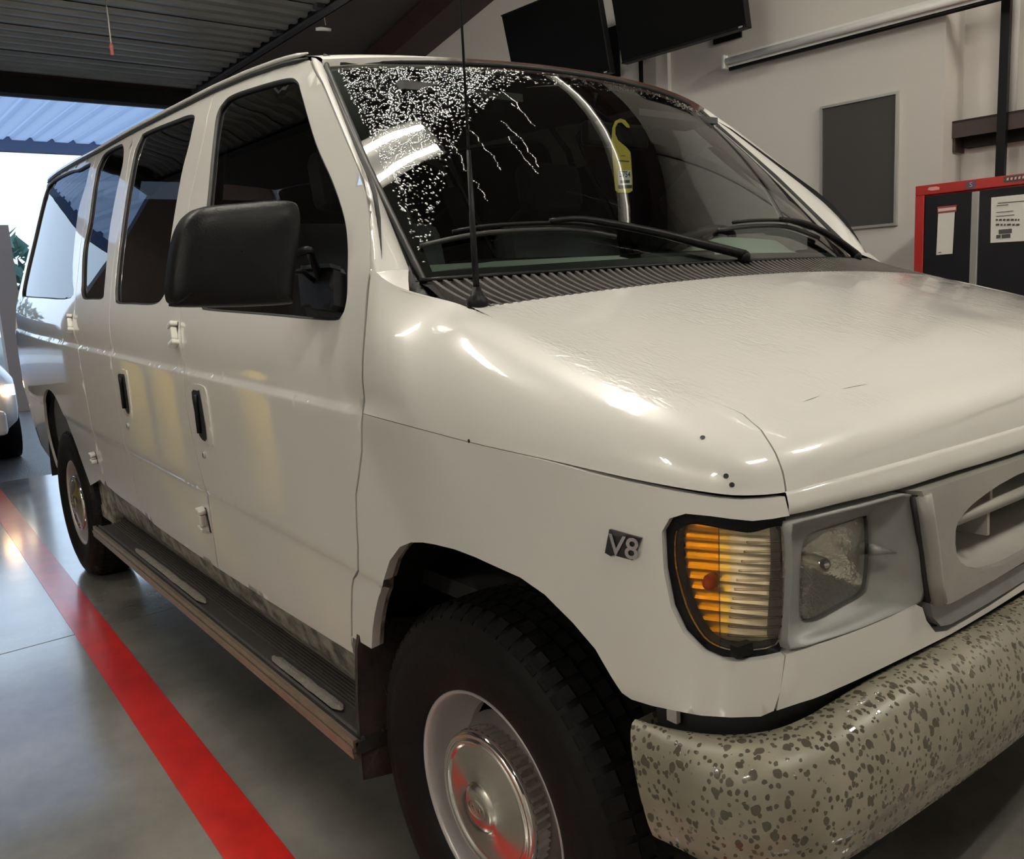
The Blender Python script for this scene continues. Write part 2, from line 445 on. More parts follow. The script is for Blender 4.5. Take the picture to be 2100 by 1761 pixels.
WALLB = mat('recess_wall_paint', (0.46, 0.435, 0.40), 0.6, noise=(1.2, 0.6, (0.43, 0.40, 0.37)))
ROOFM = mat('roof_lining', (0.075, 0.064, 0.066), 0.8, noise=(1.5, 0.5, (0.10, 0.086, 0.086)))
BROWN = mat('brown_steel', (0.035, 0.02, 0.02), 0.5, noise=(8, 0.5, (0.055, 0.032, 0.03)))
DOORM = mat('door_steel', (0.24, 0.245, 0.245), 0.42, 0.3, noise=(2.5, 0.5, (0.31, 0.32, 0.32)))
ASPH = mat('wet_asphalt', (0.05, 0.045, 0.042), 0.45, noise=(6, 0.5, (0.08, 0.07, 0.062)), bump=(80, 0.4))

XD = -6.6                                   # plane of the rear door opening
# floor slabs of the workshop, cut by one sawn joint
def structure(mb, name, m, label, cat, **k): return mb.obj(name, m, kind='structure', label=label, cat=cat, **k)
fl = MB()
JX = -2.62
fl.box((XD-0.1, -7.0, -0.2), (JX-0.004, 4.2, 0.0)); fl.box((JX+0.004, -7.0, -0.2), (7.0, 4.2, 0.0))
fl.box((JX-0.004, -7.0, -0.2), (JX+0.004, 4.2, -0.006))
floor = structure(fl, 'floor', FLOORM, 'dark polished concrete workshop floor with a sawn joint', 'floor')
st = MB()
a0 = (-0.62, -1.2425); dirx = (-1.0, 0.030)
def stripe_pt(x, side): return (x, -1.2425+(-0.62-x)*0.030+side, 0.0)
xs = np.linspace(2.6, XD, 30)
st.grid([[np.array(stripe_pt(x, 0.0))+[0, 0, 0.0015], np.array(stripe_pt(x, 0.135))+[0, 0, 0.0015]] for x in xs], smooth=False)
st.obj('floor_stripe', REDP, parent=floor, label='red painted stripe on the concrete')
# outside ground
og = MB(); og.box((-60, -40, -0.3), (XD-0.1, 40, -0.02))
structure(og, 'ground', ASPH, 'dark wet asphalt yard beyond the open rear door', 'ground')

# side wall: proud panelled part, recess with its return
SREC = wall_s((1936, 200))
lo_, hi_ = 3.0, 6.0
for _ in range(40):
    mid = (lo_+hi_)/2
    if wall_s((1975, 200), mid) > SREC: lo_ = mid
    else: hi_ = mid
OREC = (lo_+hi_)/2
S0, S1 = -6.75, 8.0
def roof_z(x): return 3.30+0.232*(min(x, 1.5)-XD) - max(0, x-1.5)*0.232
wl = MB()
def wall_poly(mb, s0, s1, off, thick):
    n = 24; ss = np.linspace(s0, s1, n)
    top = [W3(s, off, roof_z((s*WD+off*WN)[0])+0.0) for s in ss]; bot = [W3(s, off, 0) for s in ss]
    for i in range(n-1):
        mb.prism([bot[i], bot[i+1], top[i+1], top[i]], WN*thick)
wall_poly(wl, S0, SREC, WOFF, OREC-WOFF+0.1)
wall_poly(wl, SREC, S1, OREC, 0.1)
structure(wl, 'wall_left', WALLM, 'tan painted side wall with a proud panelled part and a recess', 'wall')
# thin batten and pilaster on the wall
pl = MB(); sA, sB = wall_s((1352, 150)), wall_s((1376, 150))
wbox(pl, sA, sB, WOFF-0.035, WOFF, 0.0, roof_z(sA)-0.05)
structure(pl, 'trim_1', WALLM, 'pale vertical cover strip on the tan side wall', 'trim')
# eaves beam that follows the roof slope along the wall head
eb = MB(); ss = np.linspace(S0, 1.2, 12)
for i in range(len(ss)-1):
    z0, z1 = roof_z((ss[i]*WD+WOFF*WN)[0]), roof_z((ss[i+1]*WD+WOFF*WN)[0])
    A_ = [W3(ss[i], WOFF-0.32, z0-0.02), W3(ss[i+1], WOFF-0.32, z1-0.02), W3(ss[i+1], WOFF-0.002, z1-0.02), W3(ss[i], WOFF-0.002, z0-0.02)]
    eb.prism(A_, (0, 0, -0.20))
structure(eb, 'roof_beam', BROWN, 'dark brown sloping roof beam along the head of the side wall', 'beam')
rf = MB()
for xa, xb in ((XD-0.1, 1.5), (1.5, 9.0)):
    rf.prism([(xa, -7.2, roof_z(xa)), (xb, -7.2, roof_z(xb)), (xb, 4.4, roof_z(xb)), (xa, 4.4, roof_z(xa))], (0, 0, 0.12))
structure(rf, 'ceiling', ROOFM, 'dark sloping roof lining over the workshop', 'ceiling')
# rear wall with the door opening, far side wall, wall behind the camera
DY0, DY1, DZ = -1.66, 1.05, 3.03
rw = MB()
rw.box((XD-0.15, -7.0, 0), (XD, DY0, 3.35)); rw.box((XD-0.15, DY1, 0), (XD, 4.0, 3.35)); rw.box((XD-0.15, DY0, DZ), (XD, DY1, 3.35))
structure(rw, 'wall_back', BROWN, 'dark rear wall around the open overhead door', 'wall')
fw = MB(); fw.box((7.0, -7.0, 0), (7.15, 4.2, 3.9)); structure(fw, 'wall_front', WALLM, 'tan wall at the front end of the workshop', 'wall')
rg = MB(); rg.box((XD, -7.1, 0), (7.0, -7.0, 5.2)); structure(rg, 'wall_right', WALLM, 'tan wall on the far side of the next bay', 'wall')
# overhead door rolled up flat under the roof
dr = empty('door_1', (XD, -1.0, 3.1), label='ribbed steel overhead door raised flat under the roof on its tracks', cat='door', kind='structure')
ZD = 3.16
for k in range(5):
    x0 = XD+0.12+k*0.62; sec = MB(); n = 10
    prof = []
    for j in range(4):
        xa = x0+j*0.15
        prof += [(xa, ZD), (xa+0.085, ZD), (xa+0.1, ZD-0.022), (xa+0.135, ZD-0.022), (xa+0.15, ZD)]
    G = [[(x, DY0+0.05, z), (x, DY1-0.12, z)] for x, z in prof]
    sec.grid(G, smooth=False)
    G2 = [[(x, DY0+0.05, z+0.045), (x, DY1-0.12, z+0.045)] for x, z in (prof[0], prof[-1])]
    sec.grid(G2, smooth=False)
    sec.obj('door_section', DOORM, parent=dr)
for yy, nm in ((DY1-0.09, 'track'), (DY0+0.02, 'track')):
    t = MB(); t.box((XD+0.05, yy-0.03, ZD-0.05), (XD+3.6, yy+0.03, ZD-0.035)); t.box((XD+0.05, yy+0.02, ZD-0.05), (XD+3.6, yy+0.03, ZD+0.05)); t.box((XD+0.05, yy-0.03, ZD+0.04), (XD+3.6, yy+0.03, ZD+0.05))
    t.obj(nm, mat('track_galvanised', (0.16, 0.17, 0.19), 0.4, 0.7), parent=dr)
    for q in range(4):
        h = MB(); h.box((XD+0.4+q*0.9, yy-0.015, ZD+0.04), (XD+0.43+q*0.9, yy+0.015, roof_z(XD+0.4+q*0.9)+0.02)); h.obj('track_hanger', MATS['track_galvanised'], parent=dr)
for k in range(4):
    b_ = MB(); b_.box((XD+0.72+k*0.62, DY1-0.16, ZD-0.03), (XD+0.78+k*0.62, DY1-0.10, ZD+0.03)); b_.obj('roller_bracket', MATS['track_galvanised'], parent=dr)
# bottom bar of the raised door and header lip
hb = MB(); hb.box((XD-0.02, DY0, DZ-0.02), (XD+0.1, DY1, DZ+0.10)); structure(hb, 'trim_2', GAP, 'black header seal above the open rear door', 'trim')

# ---- pull cords
CORD = mat('white_cord', (0.45, 0.42, 0.40), 0.8); REDC = mat('red_cord_knot', (0.35, 0.10, 0.08), 0.7); WPL = mat('white_plastic', (0.8, 0.8, 0.78), 0.4)
pc = empty('pull_rope', tuple(onZ((217, 0), ZD)), label='pale pull rope with a reddish knotted end hanging from the raised door', cat='rope')
A_ = onZ((212, -30), ZD-0.02); B_ = onX((229, 100), A_[0]);
m_ = MB(); m_.tube([A_, A_*0.5+B_*0.5+np.array([0, 0.003, 0]), B_], 0.004, 6); m_.obj('rope', CORD, parent=pc)
m_ = MB(); m_.tube([B_+[0, 0, 0.03], B_+[0, 0, 0.012], B_+[0, 0, -0.01], B_+[0, 0, -0.035]], [0.007, 0.013, 0.009, 0.012], 8); m_.obj('knot', REDC, parent=pc)
A_ = onZ((652, -20), 3.5); B_ = onX((668, 52), A_[0])
hc = empty('rope_toggle', tuple(A_), label='white pull handle on a thin cord under the dark roof', cat='toggle')
zt = roof_z(A_[0])
m_ = MB(); m_.tube([(A_[0], A_[1]+(A_[1]-B_[1])*0.4, zt), B_], 0.004, 6); m_.obj('cord', CORD, parent=hc)
C_ = onX((648, 60), A_[0]); D_ = onX((678, 61), A_[0])
m_ = MB(); m_.tube([C_, C_*0.66+D_*0.34+np.array([0, 0, 0.004]), D_], [0.011, 0.014, 0.011], 10); m_.obj('handle', WPL, parent=hc)

# ---- things on the side wall
TVB = mat('tv_screen', (0.004, 0.004, 0.004), 0.6, spec=0.08); TVF = mat('tv_frame', (0.006, 0.006, 0.006), 0.5, spec=0.2)
def tv(pxl, pxr, label):
    o0 = 2.5; s0, s1 = wall_s(pxl, o0), wall_s(pxr, o0)
    z0 = 0.5*(wall_px(pxl, o0)[2]+wall_px(pxr, o0)[2]); h = 0.54; tilt = 0.12
    e = empty('wall_tv', tuple(W3((s0+s1)/2, WOFF, z0)), label=label, cat='television', group='televisions on the side wall')
    M = lambda s, d, v: W3(s, o0-tilt*v/h+d, z0+v)
    def slab(s_0, s_1, v0, v1, d0, d1):
        b_ = MB(); b_.add([M(s_0, d0, v0), M(s_1, d0, v0), M(s_1, d1, v0), M(s_0, d1, v0), M(s_0, d0, v1), M(s_1, d0, v1), M(s_1, d1, v1), M(s_0, d1, v1)],
                          [(0, 3, 2, 1), (4, 5, 6, 7), (0, 1, 5, 4), (1, 2, 6, 5), (2, 3, 7, 6), (3, 0, 4, 7)]); return b_
    slab(s0, s1, 0, h, 0.004, 0.055).obj('housing', TVF, parent=e, bevel=0.004)
    slab(s0+0.008, s1-0.008, 0.016, h-0.008, 0.002, 0.0045).obj('screen', TVB, parent=e)
    for a, b2 in ((0, 0.008), (h-0.008, h)):
        slab(s0, s1, a, b2, 0.0, 0.006).obj('bezel', TVF, parent=e)
    slab(s1-0.05, s1-0.025, 0.004, 0.012, -0.001, 0.001).obj('logo', mat('logo_silver', (0.5, 0.5, 0.5), 0.4, 0.5), parent=e)
    sm = (s0+s1)/2
    arm = MB(); arm.tube([W3(sm, o0+0.0, z0+h*0.5), W3(sm-0.08, o0+0.25, z0+h*0.5), W3(sm, WOFF, z0+h*0.5)], 0.022, 8); arm.obj('mount_arm', BPLAS, parent=e)
    mp_ = MB(); wbox(mp_, sm-0.1, sm+0.1, WOFF-0.015, WOFF, z0+0.1, z0+h-0.1); mp_.obj('wall_plate', BPLAS, parent=e)
    return e
tv((1275, 138), (1531, 47), 'black flat television tilted down, the one closer to the wall strip light')
tv((1062, 205), (1251, 146), 'black flat television tilted down, the one farther from the wall strip light')
cb = MB(); sm = wall_s((1316, 160)); wbox(cb, sm-0.008, sm+0.014, WOFF-0.02, WOFF, 1.2, 2.9)
cb.obj('cable_cover', BPLAS, label='thin black cable duct on the wall below the televisions', cat='cable duct')
# strip light (unlit) on the wall
so = 2.9; sA, sB = wall_s((1483, 132), so), wall_s((2005, 0), so)+0.35; zA = wall_px((1483, 132), so)[2]
sl = empty('strip_light', tuple(W3(sA, so, zA)), label='long white strip light fixed to the tan wall', cat='light fixture')
m_ = MB(); wbox(m_, sA+0.012, sB, so+0.02, so+0.06, zA-0.02, zA+0.05); m_.obj('housing', WPL, parent=sl)
m_ = MB(); m_.tube([W3(sA+0.02, so, zA+0.012), W3(sB, so, zA+0.012)], 0.019, 12); m_.obj('tube', WPL, parent=sl)
m_ = MB(); m_.tube([W3(sA+0.02, so+0.04, zA-0.027), W3(sB, so+0.04, zA-0.027)], 0.012, 8); m_.obj('lower_rail', BPLAS, parent=sl)
m_ = MB(); wbox(m_, sA, sA+0.02, so-0.022, so+0.065, zA-0.03, zA+0.05); m_.obj('end_cap', WPL, parent=sl, bevel=0.004)
for q in (0.3, 1.1): m_ = MB(); wbox(m_, sA+q, sA+q+0.04, so+0.05, WOFF, zA-0.01, zA+0.03); m_.obj('bracket', WPL, parent=sl)
# dark framed board
o_ = WOFF
sA, sB = wall_s((1689, 340)), wall_s((1838, 330)); zt, zb = wall_px((1690.6, 223.7))[2], wall_px((1834, 457.4))[2]
bd = empty('framed_board', tuple(W3((sA+sB)/2, WOFF, zb)), label='dark panel in a thin silver frame on the tan wall', cat='board')
m_ = MB(); wbox(m_, sA, sB, WOFF-0.012, WOFF-0.004, zb, zt); m_.obj('panel', mat('board_dark', (0.045, 0.043, 0.042), 0.55), parent=bd)
FRM = mat('silver_frame', (0.55, 0.54, 0.52), 0.35, 0.6)
for (a, b2, c, d2) in ((sA-0.014, sA, zb-0.014, zt+0.014), (sB, sB+0.014, zb-0.014, zt+0.014), (sA, sB, zt, zt+0.014), (sA, sB, zb-0.014, zb)):
    m_ = MB(); wbox(m_, a, b2, WOFF-0.022, WOFF, c, d2); m_.obj('frame_bar', FRM, parent=bd)
# brown ledge and conduits in the recess
zl0, zl1 = wall_px((1990, 300), OREC-0.1)[2], wall_px((1990, 245), OREC-0.1)[2]
sA = wall_s((1946, 262), OREC-0.14)
lg = empty('wall_ledge', tuple(W3(sA, OREC, zl0)), label='dark brown steel ledge across the wall recess above the red cabinet', cat='ledge')
m_ = MB(); wbox(m_, sA, S1-2, OREC-0.14, OREC-0.13, zl0+0.05, zl1); wbox(m_, sA, S1-2, OREC-0.14, OREC, zl1-0.012, zl1); m_.obj('angle', BROWN, parent=lg)
m_ = MB(); wbox(m_, sA+0.05, S1-2, OREC-0.06, OREC, zl0, zl0+0.06); m_.obj('back_rail', GAP, parent=lg)
m_ = MB(); wbox(m_, sA+0.02, sA+0.03, OREC-0.13, OREC, zl0-0.02, zl1); m_.obj('end_bracket', BROWN, parent=lg)
sc_ = wall_s((2060, 100), OREC-0.17)
m_ = MB(); wbox(m_, sc_-0.02, sc_+0.022, OREC-0.18, OREC-0.145, 0.0, 4.6); m_.obj('conduit', BPLAS, label='square black conduit running up the wall recess', cat='conduit')
sc2 = wall_s((2080, 100), OREC-0.03)
m_ = MB(); m_.tube([W3(sc2, OREC-0.03, zl1+0.003), W3(sc2, OREC-0.03, 4.6)], 0.02, 10); m_.obj('pipe', WPL, label='thin white pipe standing on the brown ledge beside the black conduit', cat='pipe')
# red tool cabinet
CO = 2.35
CRED = mat('cabinet_red', (0.42, 0.022, 0.018), 0.35, coat=0.3); CBLK = mat('cabinet_black', (0.005, 0.005, 0.008), 0.5, spec=0.25)
sA = wall_s((1876, 440), CO); zT = wall_px((1878, 382), CO)[2]; sH = wall_s((2000, 470), CO); sB = sA+1.25
tcab = empty('tool_cabinet', tuple(W3((sA+sB)/2, CO+0.28, 0)), label='red steel tool cabinet with black doors against the wall recess', cat='cabinet')
m_ = MB(); wbox(m_, sA, sB, CO+0.015, CO+0.56, 0.1, zT); m_.obj('body', CRED, parent=tcab, bevel=0.006)
m_ = MB(); wbox(m_, sA+0.0, sB, CO, CO+0.02, zT-0.045, zT); m_.obj('top_rail', CRED, parent=tcab, bevel=0.003)
for (a, b2) in ((sA, sA+0.042), (sB-0.042, sB)):
    m_ = MB(); wbox(m_, a, b2, CO, CO+0.02, 0.1, zT-0.045); m_.obj('side_rail', CRED, parent=tcab, bevel=0.003)
dl = [(sA+0.044, sH-0.004), (sH+0.004, sB-0.044)]
for (a, b2) in dl:
    m_ = MB(); wbox(m_, a, b2, CO+0.002, CO+0.018, 0.14, zT-0.052); d_ = m_.obj('door', CBLK, parent=tcab, bevel=0.003)
m_ = MB(); wbox(m_, sH-0.016, sH+0.016, CO-0.012, CO+0.002, 0.14, zT-0.055); m_.obj('handle_strip', mat('handle_alu', (0.6, 0.59, 0.57), 0.3, 0.8), parent=tcab, bevel=0.003)
for cx in (sA+0.1, sB-0.1):
    for oo in (CO+0.1, CO+0.48):
        m_ = MB(); m_.lathe([(0, 0.001), (0, 0.05), (0.03, 0.05), (0.03, 0.001)], W3(cx, oo, 0.05)-np.array([0, 0.015, 0]), 16, 'y'); m_.obj('castor', BPLAS, parent=tcab)
def wsheet(mb, pxs, off, z=None):
    return mb.prism([wall_px(q, off) for q in pxs], WN*0.0015)
PAPER = mat('paper', (0.72, 0.70, 0.65), 0.7); PINK = mat('sticker_pink', (0.75, 0.35, 0.33), 0.5); INK = mat('print_dark', (0.06, 0.055, 0.055), 0.6)
m_ = MB(); wsheet(m_, [(1902, 389), (1905, 384), (1920, 382), (1927, 384), (1926, 389), (1910, 391)], CO-0.002); m_.obj('badge_oval', PINK, parent=tcab)
m_ = MB(); wsheet(m_, [(1981, 373), (2001, 370), (2001, 386), (1981, 388)], CO-0.002); stk = m_.obj('sticker', mat('sticker_violet', (0.10, 0.07, 0.12), 0.5), parent=tcab)
vs, fs = text_mesh('S', 0.03); C0 = wall_px((1991, 379), CO-0.004)
m_ = MB(); m_.add([C0+v[0]*WD+np.array([0, 0, v[1]]) for v in vs], fs); m_.obj('sticker_letter', PINK, parent=stk)
m_ = MB(); wsheet(m_, [(2059, 362), (2140, 352), (2140, 366), (2059, 374)], CO-0.002); pb = m_.obj('name_plate', INK, parent=tcab)
m_ = MB()
for q in range(9):
    x_ = 2064+q*8
    wsheet(m_, [(x_, 370-(x_-2064)*0.12), (x_+4, 369.5-(x_-2064)*0.12), (x_+5, 364-(x_-2064)*0.12), (x_+1, 365-(x_-2064)*0.12)], CO-0.004)
m_.obj('name_plate_print', PINK, parent=pb)
# papers on the cabinet doors
e = empty('door_tag', tuple(wall_px((1940, 522), CO)), label='narrow white paper tag with a red printed head on the black cabinet door', cat='paper')
m_ = MB(); wsheet(m_, [(1924, 438), (1958, 434), (1953, 520), (1920, 523)], CO-0.002); m_.obj('sheet', PAPER, parent=e)
m_ = MB(); wsheet(m_, [(1922, 424), (1962, 420), (1961, 434), (1923, 438)], CO-0.003); hd = m_.obj('head_strip', mat('tag_red', (0.30, 0.05, 0.045), 0.5), parent=e)
m_ = MB(); wsheet(m_, [(1924, 428), (1960, 424), (1960, 430), (1924, 434)], CO-0.0045); m_.obj('head_label', mat('tag_pink', (0.75, 0.55, 0.52), 0.5), parent=hd)
m_ = MB(); wsheet(m_, [(1924, 517), (1930, 516.5), (1930, 518), (1924, 518.5)], CO-0.004); m_.obj('print', INK, parent=e)
e = empty('notice_sheet', tuple(wall_px((2065, 500), CO)), label='white printed notice sheet on the black cabinet door', cat='paper')
m_ = MB(); wsheet(m_, [(2033, 405), (2120, 396), (2118, 493), (2031, 498)], CO-0.002); m_.obj('sheet', PAPER, parent=e)
m_ = MB()
def row(x0, x1, y, h_):
    sl_ = -0.09
    wsheet(m_, [(x0, y), (x1, y+(x1-x0)*sl_), (x1, y+h_+(x1-x0)*sl_), (x0, y+h_)], CO-0.004)
for (x0, x1, y, h_) in ((2046, 2110, 416, 1.4), (2044, 2068, 421, 1.2), (2043, 2078, 435, 1.2), (2043, 2080, 443, 1.2)): row(x0, x1, y, h_)
rng = random.Random(3)
for y in (449, 459):
    x_ = 2042
    while x_ < 2088: w_ = rng.uniform(3, 8); row(x_, x_+w_, y, 4); x_ += w_+2.5
row(2048, 2075, 471, 9); row(2043, 2052, 482, 7); row(2054, 2072, 481, 8)
m_.obj('print', INK, parent=e)

# ---- yellow bollards of the next bay (the van's flank mirrors them)
YEL = mat('bollard_yellow', (0.85, 0.62, 0.07), 0.45, noise=(5, 0.5, (0.78, 0.55, 0.06)))
for (bx, by, lb) in ((-3.65, -2.12, 'yellow bollard standing deepest inside the bay beside the van'), (-5.46, -2.12, 'yellow bollard in the middle of the row beside the van'), (-6.30, -2.12, 'yellow bollard closest to the rear door beside the van')):
    b_ = empty('bollard', (bx, by, 0), label=lb, cat='bollard', group='yellow bollards along the bay')
    m_ = MB(); m_.lathe([(0, 0.001), (0.0, 0.085), (1.0, 0.085), (1.045, 0.075), (1.075, 0.045), (1.085, 0.001)], (bx, by, 0.0 if bx > XD else -0.02), 28, 'z'); m_.obj('post', YEL, parent=b_)
    m_ = MB(); m_.lathe([(0, 0.088), (0, 0.14), (0.012, 0.14), (0.012, 0.088)], (bx, by, 0.0 if bx > XD else -0.02), 24, 'z', smooth=False); m_.obj('base_plate', BPLAS, parent=b_)

# ---- ceiling lamps (twin tubes), the light of the workshop
LAMPW = mat('lamp_housing', (0.75, 0.75, 0.72), 0.5)
def lamp(x, y, z, L, rz, label, strength=60.0, w=0.24, tubes=(-1, 1)):
    e = empty('ceiling_lamp', (x, y, z), label=label, cat='ceiling lamp', group='twin tube lamps under the roof')
    EM = MATS.get('tube_light_%g' % strength) or mat('tube_light_%g' % strength, (0.9, 0.88, 0.82), 0.4, emit=((1.0, 0.94, 0.82), strength))
    R = Matrix.Rotation(rz, 4, 'Z'); T = Matrix.Translation((x, y, z)) @ R
    h = MB(); h.box((-L/2, -w/2, 0.03), (L/2, w/2, 0.08), T); h.obj('housing', LAMPW, parent=e)
    for s_ in tubes:
        t = MB(); t.tube([T @ Vector((-L/2+0.03, s_*w*0.3, 0.0)), T @ Vector((L/2-0.03, s_*w*0.3, 0.0))], 0.02 if s_ else 0.008, 10); t.obj('tube', EM, parent=e)
        for q in (-1, 1): c = MB(); c.box((q*(L/2-0.03)-0.012, s_*w*0.3-0.022, -0.022), (q*(L/2-0.03)+0.012, s_*w*0.3+0.022, 0.035), T); c.obj('tube_holder', LAMPW, parent=e)
    for q in (-1, 1):
        p_ = T @ Vector((q*L*0.4, 0, 0.08)); c = MB(); c.tube([p_, (p_.x, p_.y, roof_z(p_.x))], 0.006, 6); c.obj('hanger', LAMPW, parent=e)
    return e

# ================================================================== THE VAN
VAN = empty('passenger_van', (-1.75, 0, 0), label='white full-size passenger van parked in the workshop, rain on its windscreen', cat='van')
PLAN = np.array([(-5.0, -0.90), (-4.7, -0.93), (-4.4, -0.955), (-4.0, -0.978), (-3.6, -0.992), (-3.2, -0.999), (-2.6, -1.002), (-1.6, -1.004), (-0.8, -1.004), (-0.3, -1.004), (0.0, -1.002), (0.2, -0.999), (0.38, -0.990), (0.48, -0.976),
                 (0.55, -0.953), (0.598, -0.915), (0.622, -0.865), (0.633, -0.80), (0.643, -0.68), (0.653, -0.5), (0.660, -0.3), (0.664, -0.1), (0.665, 0.0)])
_pc = catmull(PLAN, 12, closed=False)
_ps = np.concatenate([[0], np.cumsum(np.linalg.norm(np.diff(_pc, axis=0), axis=1))])
_i0 = int(np.argmin(abs(_pc[:, 0])));  _ps = _ps-_ps[_i0]
_pt = np.gradient(_pc, axis=0); _pt /= np.linalg.norm(_pt, axis=1)[:, None]
_PU = _ps.tolist()
UC = float(_ps[-1])                         # parameter of the van's centre line at the nose
def plan(u):
    uu = u if u <= UC else 2*UC-u
    x = np.interp(uu, _ps, _pc[:, 0]); y = np.interp(uu, _ps, _pc[:, 1]); tx = np.interp(uu, _ps, _pt[:, 0]); ty = np.interp(uu, _ps, _pt[:, 1])
    l = math.hypot(tx, ty); nx, ny = ty/l, -tx/l     # outward
    if u > UC: y, ny = -y, -ny
    return x, y, nx, ny
PROF = pchip([0.28, 0.36, 0.45, 0.54, 0.64, 0.705, 0.735, 0.752, 0.80, 0.95, 1.05, 1.086, 1.093, 1.102, 1.16, 1.22, 1.27, 1.40, 1.60, 1.80, 1.86, 1.90],
             [0.066, 0.050, 0.036, 0.024, 0.014, 0.0085, 0.007, 0.0015, 0.0005, 0.0, 0.001, 0.002, 0.003, 0.0105, 0.0145, 0.024, 0.037, 0.078, 0.146, 0.213, 0.234, 0.255])
PFRONT = pchip([0.4, 0.6, 0.72, 0.85, 0.98, 1.06, 1.15], [0.05, 0.018, 0.006, 0.0, 0.003, 0.012, 0.03])
RAKE = 0.033
def low(u, z):
    x, y, nx, ny = plan(u)
    zp = z+RAKE*min(x, 0.0)
    w = sstep(0.30, 0.70, u if u <= UC else 2*UC-u)
    o = (1-w)*PROF(zp)+w*PFRONT(z)
    return np.array([x-o*nx, y-o*ny, z])
def L(pts, g=(-0.5, 1.0)): return invlist(low, pts, g)
def vpart(mb, name, m, par=None, **k): return mb.obj(name, m, parent=par or VAN, **k)

# ---------- cut lines in the flank (parameters u, z)
gD = L([(636, 123), (661, 172), (699, 264), (736, 350), (750, 394), (757, 442), (759, 503), (758, 561), (753, 598), (749, 660), (746, 703), (743, 777), (744, 846), (742, 926), (736, 975), (730, 1015), (731, 1068), (734, 1119), (734.5, 1170), (725, 1187), (722, 1204), (721, 1256), (722, 1320)], (-0.7, 1.85))
gE = L([(443, 183), (436, 200), (423, 256), (405, 340), (388.6, 416), (374, 520), (371, 631), (377, 766), (381.5, 827), (395, 901), (414, 976), (426, 1013), (432, 1060), (441, 1120), (447, 1163)], (-1.3, 1.85))
gF = L([(276, 265), (271, 300), (258, 370), (245, 450), (233, 540), (226, 615), (228, 700), (236, 790), (252, 890), (270, 960), (287, 1040)], (-2.2, 1.9))
gG = L([(199, 315), (189, 370), (178, 425), (167, 490), (160, 560), (153, 640), (152, 683), (160, 716), (171, 778), (185, 858), (198, 909), (209, 952), (216, 985)], (-2.9, 1.9))
def gapf(g):
    o = np.argsort(g[:, 1]); return lambda z: float(np.interp(z, g[o, 1], g[o, 0]))
fD, fE, fF, fG = map(gapf, (gD, gE, gF, gG))
bot = L([(720, 1337), (553, 1233), (447, 1165), (400, 1134), (320, 1078), (288, 1047), (243.5, 1016), (216, 992), (205, 983.5)], (-0.45, 0.53))
top_ = L([(632, 121), (579, 133), (511, 157), (443, 186), (350, 232), (270, 273), (200, 313), (120, 357), (62, 391)], (-0.7, 1.86))
top = np.array([q for q in top_ if q[0] > -4.42])
fB = lambda u: float(np.interp(u, bot[::-1, 0], bot[::-1, 1])); fT = lambda u: float(np.interp(u, top[::-1, 0], top[::-1, 1]))
G2 = 0.0034
def cut(g, s): return [np.array((q[0]+s*G2, q[1])) for q in g]
W1 = catmull(L([(424, 416), (433, 320), (443, 238), (457, 211), (477, 194), (532, 175), (590, 160), (610, 167), (618, 191), (648, 293), (682, 371), (705, 440), (713, 496), (713, 560), (711, 612), (700, 648), (672, 657), (540, 646), (430, 637), (412, 630), (405, 600), (412, 510)], (-1.2, 1.5)), 4)
W2 = catmull(L([(240, 622), (235.5, 607), (238, 560), (252, 443), (269, 341), (286, 286), (300, 270), (361, 245), (391, 235), (399, 245), (388, 295), (371.5, 361), (352, 477), (344, 560), (341, 590), (331, 614), (312, 625), (270, 624)], (-2.0, 1.35)), 4)
W3_ = catmull(L([(171, 612.7), (166, 596), (167, 579), (170, 511), (181, 455), (191, 382), (201, 337), (215, 314), (239, 299), (252, 297), (253, 327), (239, 392), (225, 470), (218, 545), (214, 590), (210, 612), (190, 614)], (-2.7, 1.4)), 4)
uW = -4.42
W4a = L([(145, 611), (149, 571), (150, 528), (160, 436), (177, 375), (186, 338), (180, 336), (160, 347)], (-3.0, 1.4))
_za, _zb = float(W4a[0][1]), float(W4a[-1][1])
W4 = catmull(np.vstack([W4a, [(-3.7, _zb+0.025), (-4.3, _zb+0.045), (-4.39, _zb-0.03), (-4.42, (_za+_zb)/2), (-4.42, _za+0.12), (-4.36, _za+0.045), (-4.2, _za+0.035), (-3.6, _za+0.015)]]), 4)
CREASES = [(lambda u, c=c: c-RAKE*min(u, 0.0)) for c in (0.700, 0.720, 0.735, 0.742, 0.752, 0.765, 1.070, 1.0855, 1.0925, 1.1020, 1.110, 1.125)]
def mpanel(name, S, outline, holes=(), m=PAINT, mirror=True, label=None, par=None, **k):
    mb = panel(MB(), S, outline, holes, rows=CREASES if name in ('front_door', 'side_door', 'rear_quarter_panel', 'front_fender') else None, **k)
    o = vpart(mb, name, m, par, fix=False, label=label)
    o2 = vpart(mb, name, m, par, fix=False, mirror=True, label=label) if mirror else None
    return o, o2
def between(ga, gb, zlo=None):
    """closed outline: right cut downwards, bottom, left cut upwards, top"""
    r = cut(ga, -1); l = cut(gb, 1)
    out = list(r)
    b0, b1 = r[-1][0], l[-1][0]
    out += [np.array((u, fB(u))) for u in np.linspace(b0, b1, 12)]
    out += l[::-1]
    t0, t1 = l[0][0], r[0][0]
    out += [np.array((u, fT(u))) for u in np.linspace(t0, t1, 14)[1:-1]]
    return np.array(out)
doorA, doorA2 = mpanel('front_door', low, between(gD, gE), [W1])
doorB, doorB2 = mpanel('side_door', low, between(gE, gF), [W2])
doorC, doorC2 = mpanel('side_door', low, between(gF, gG), [W3_])
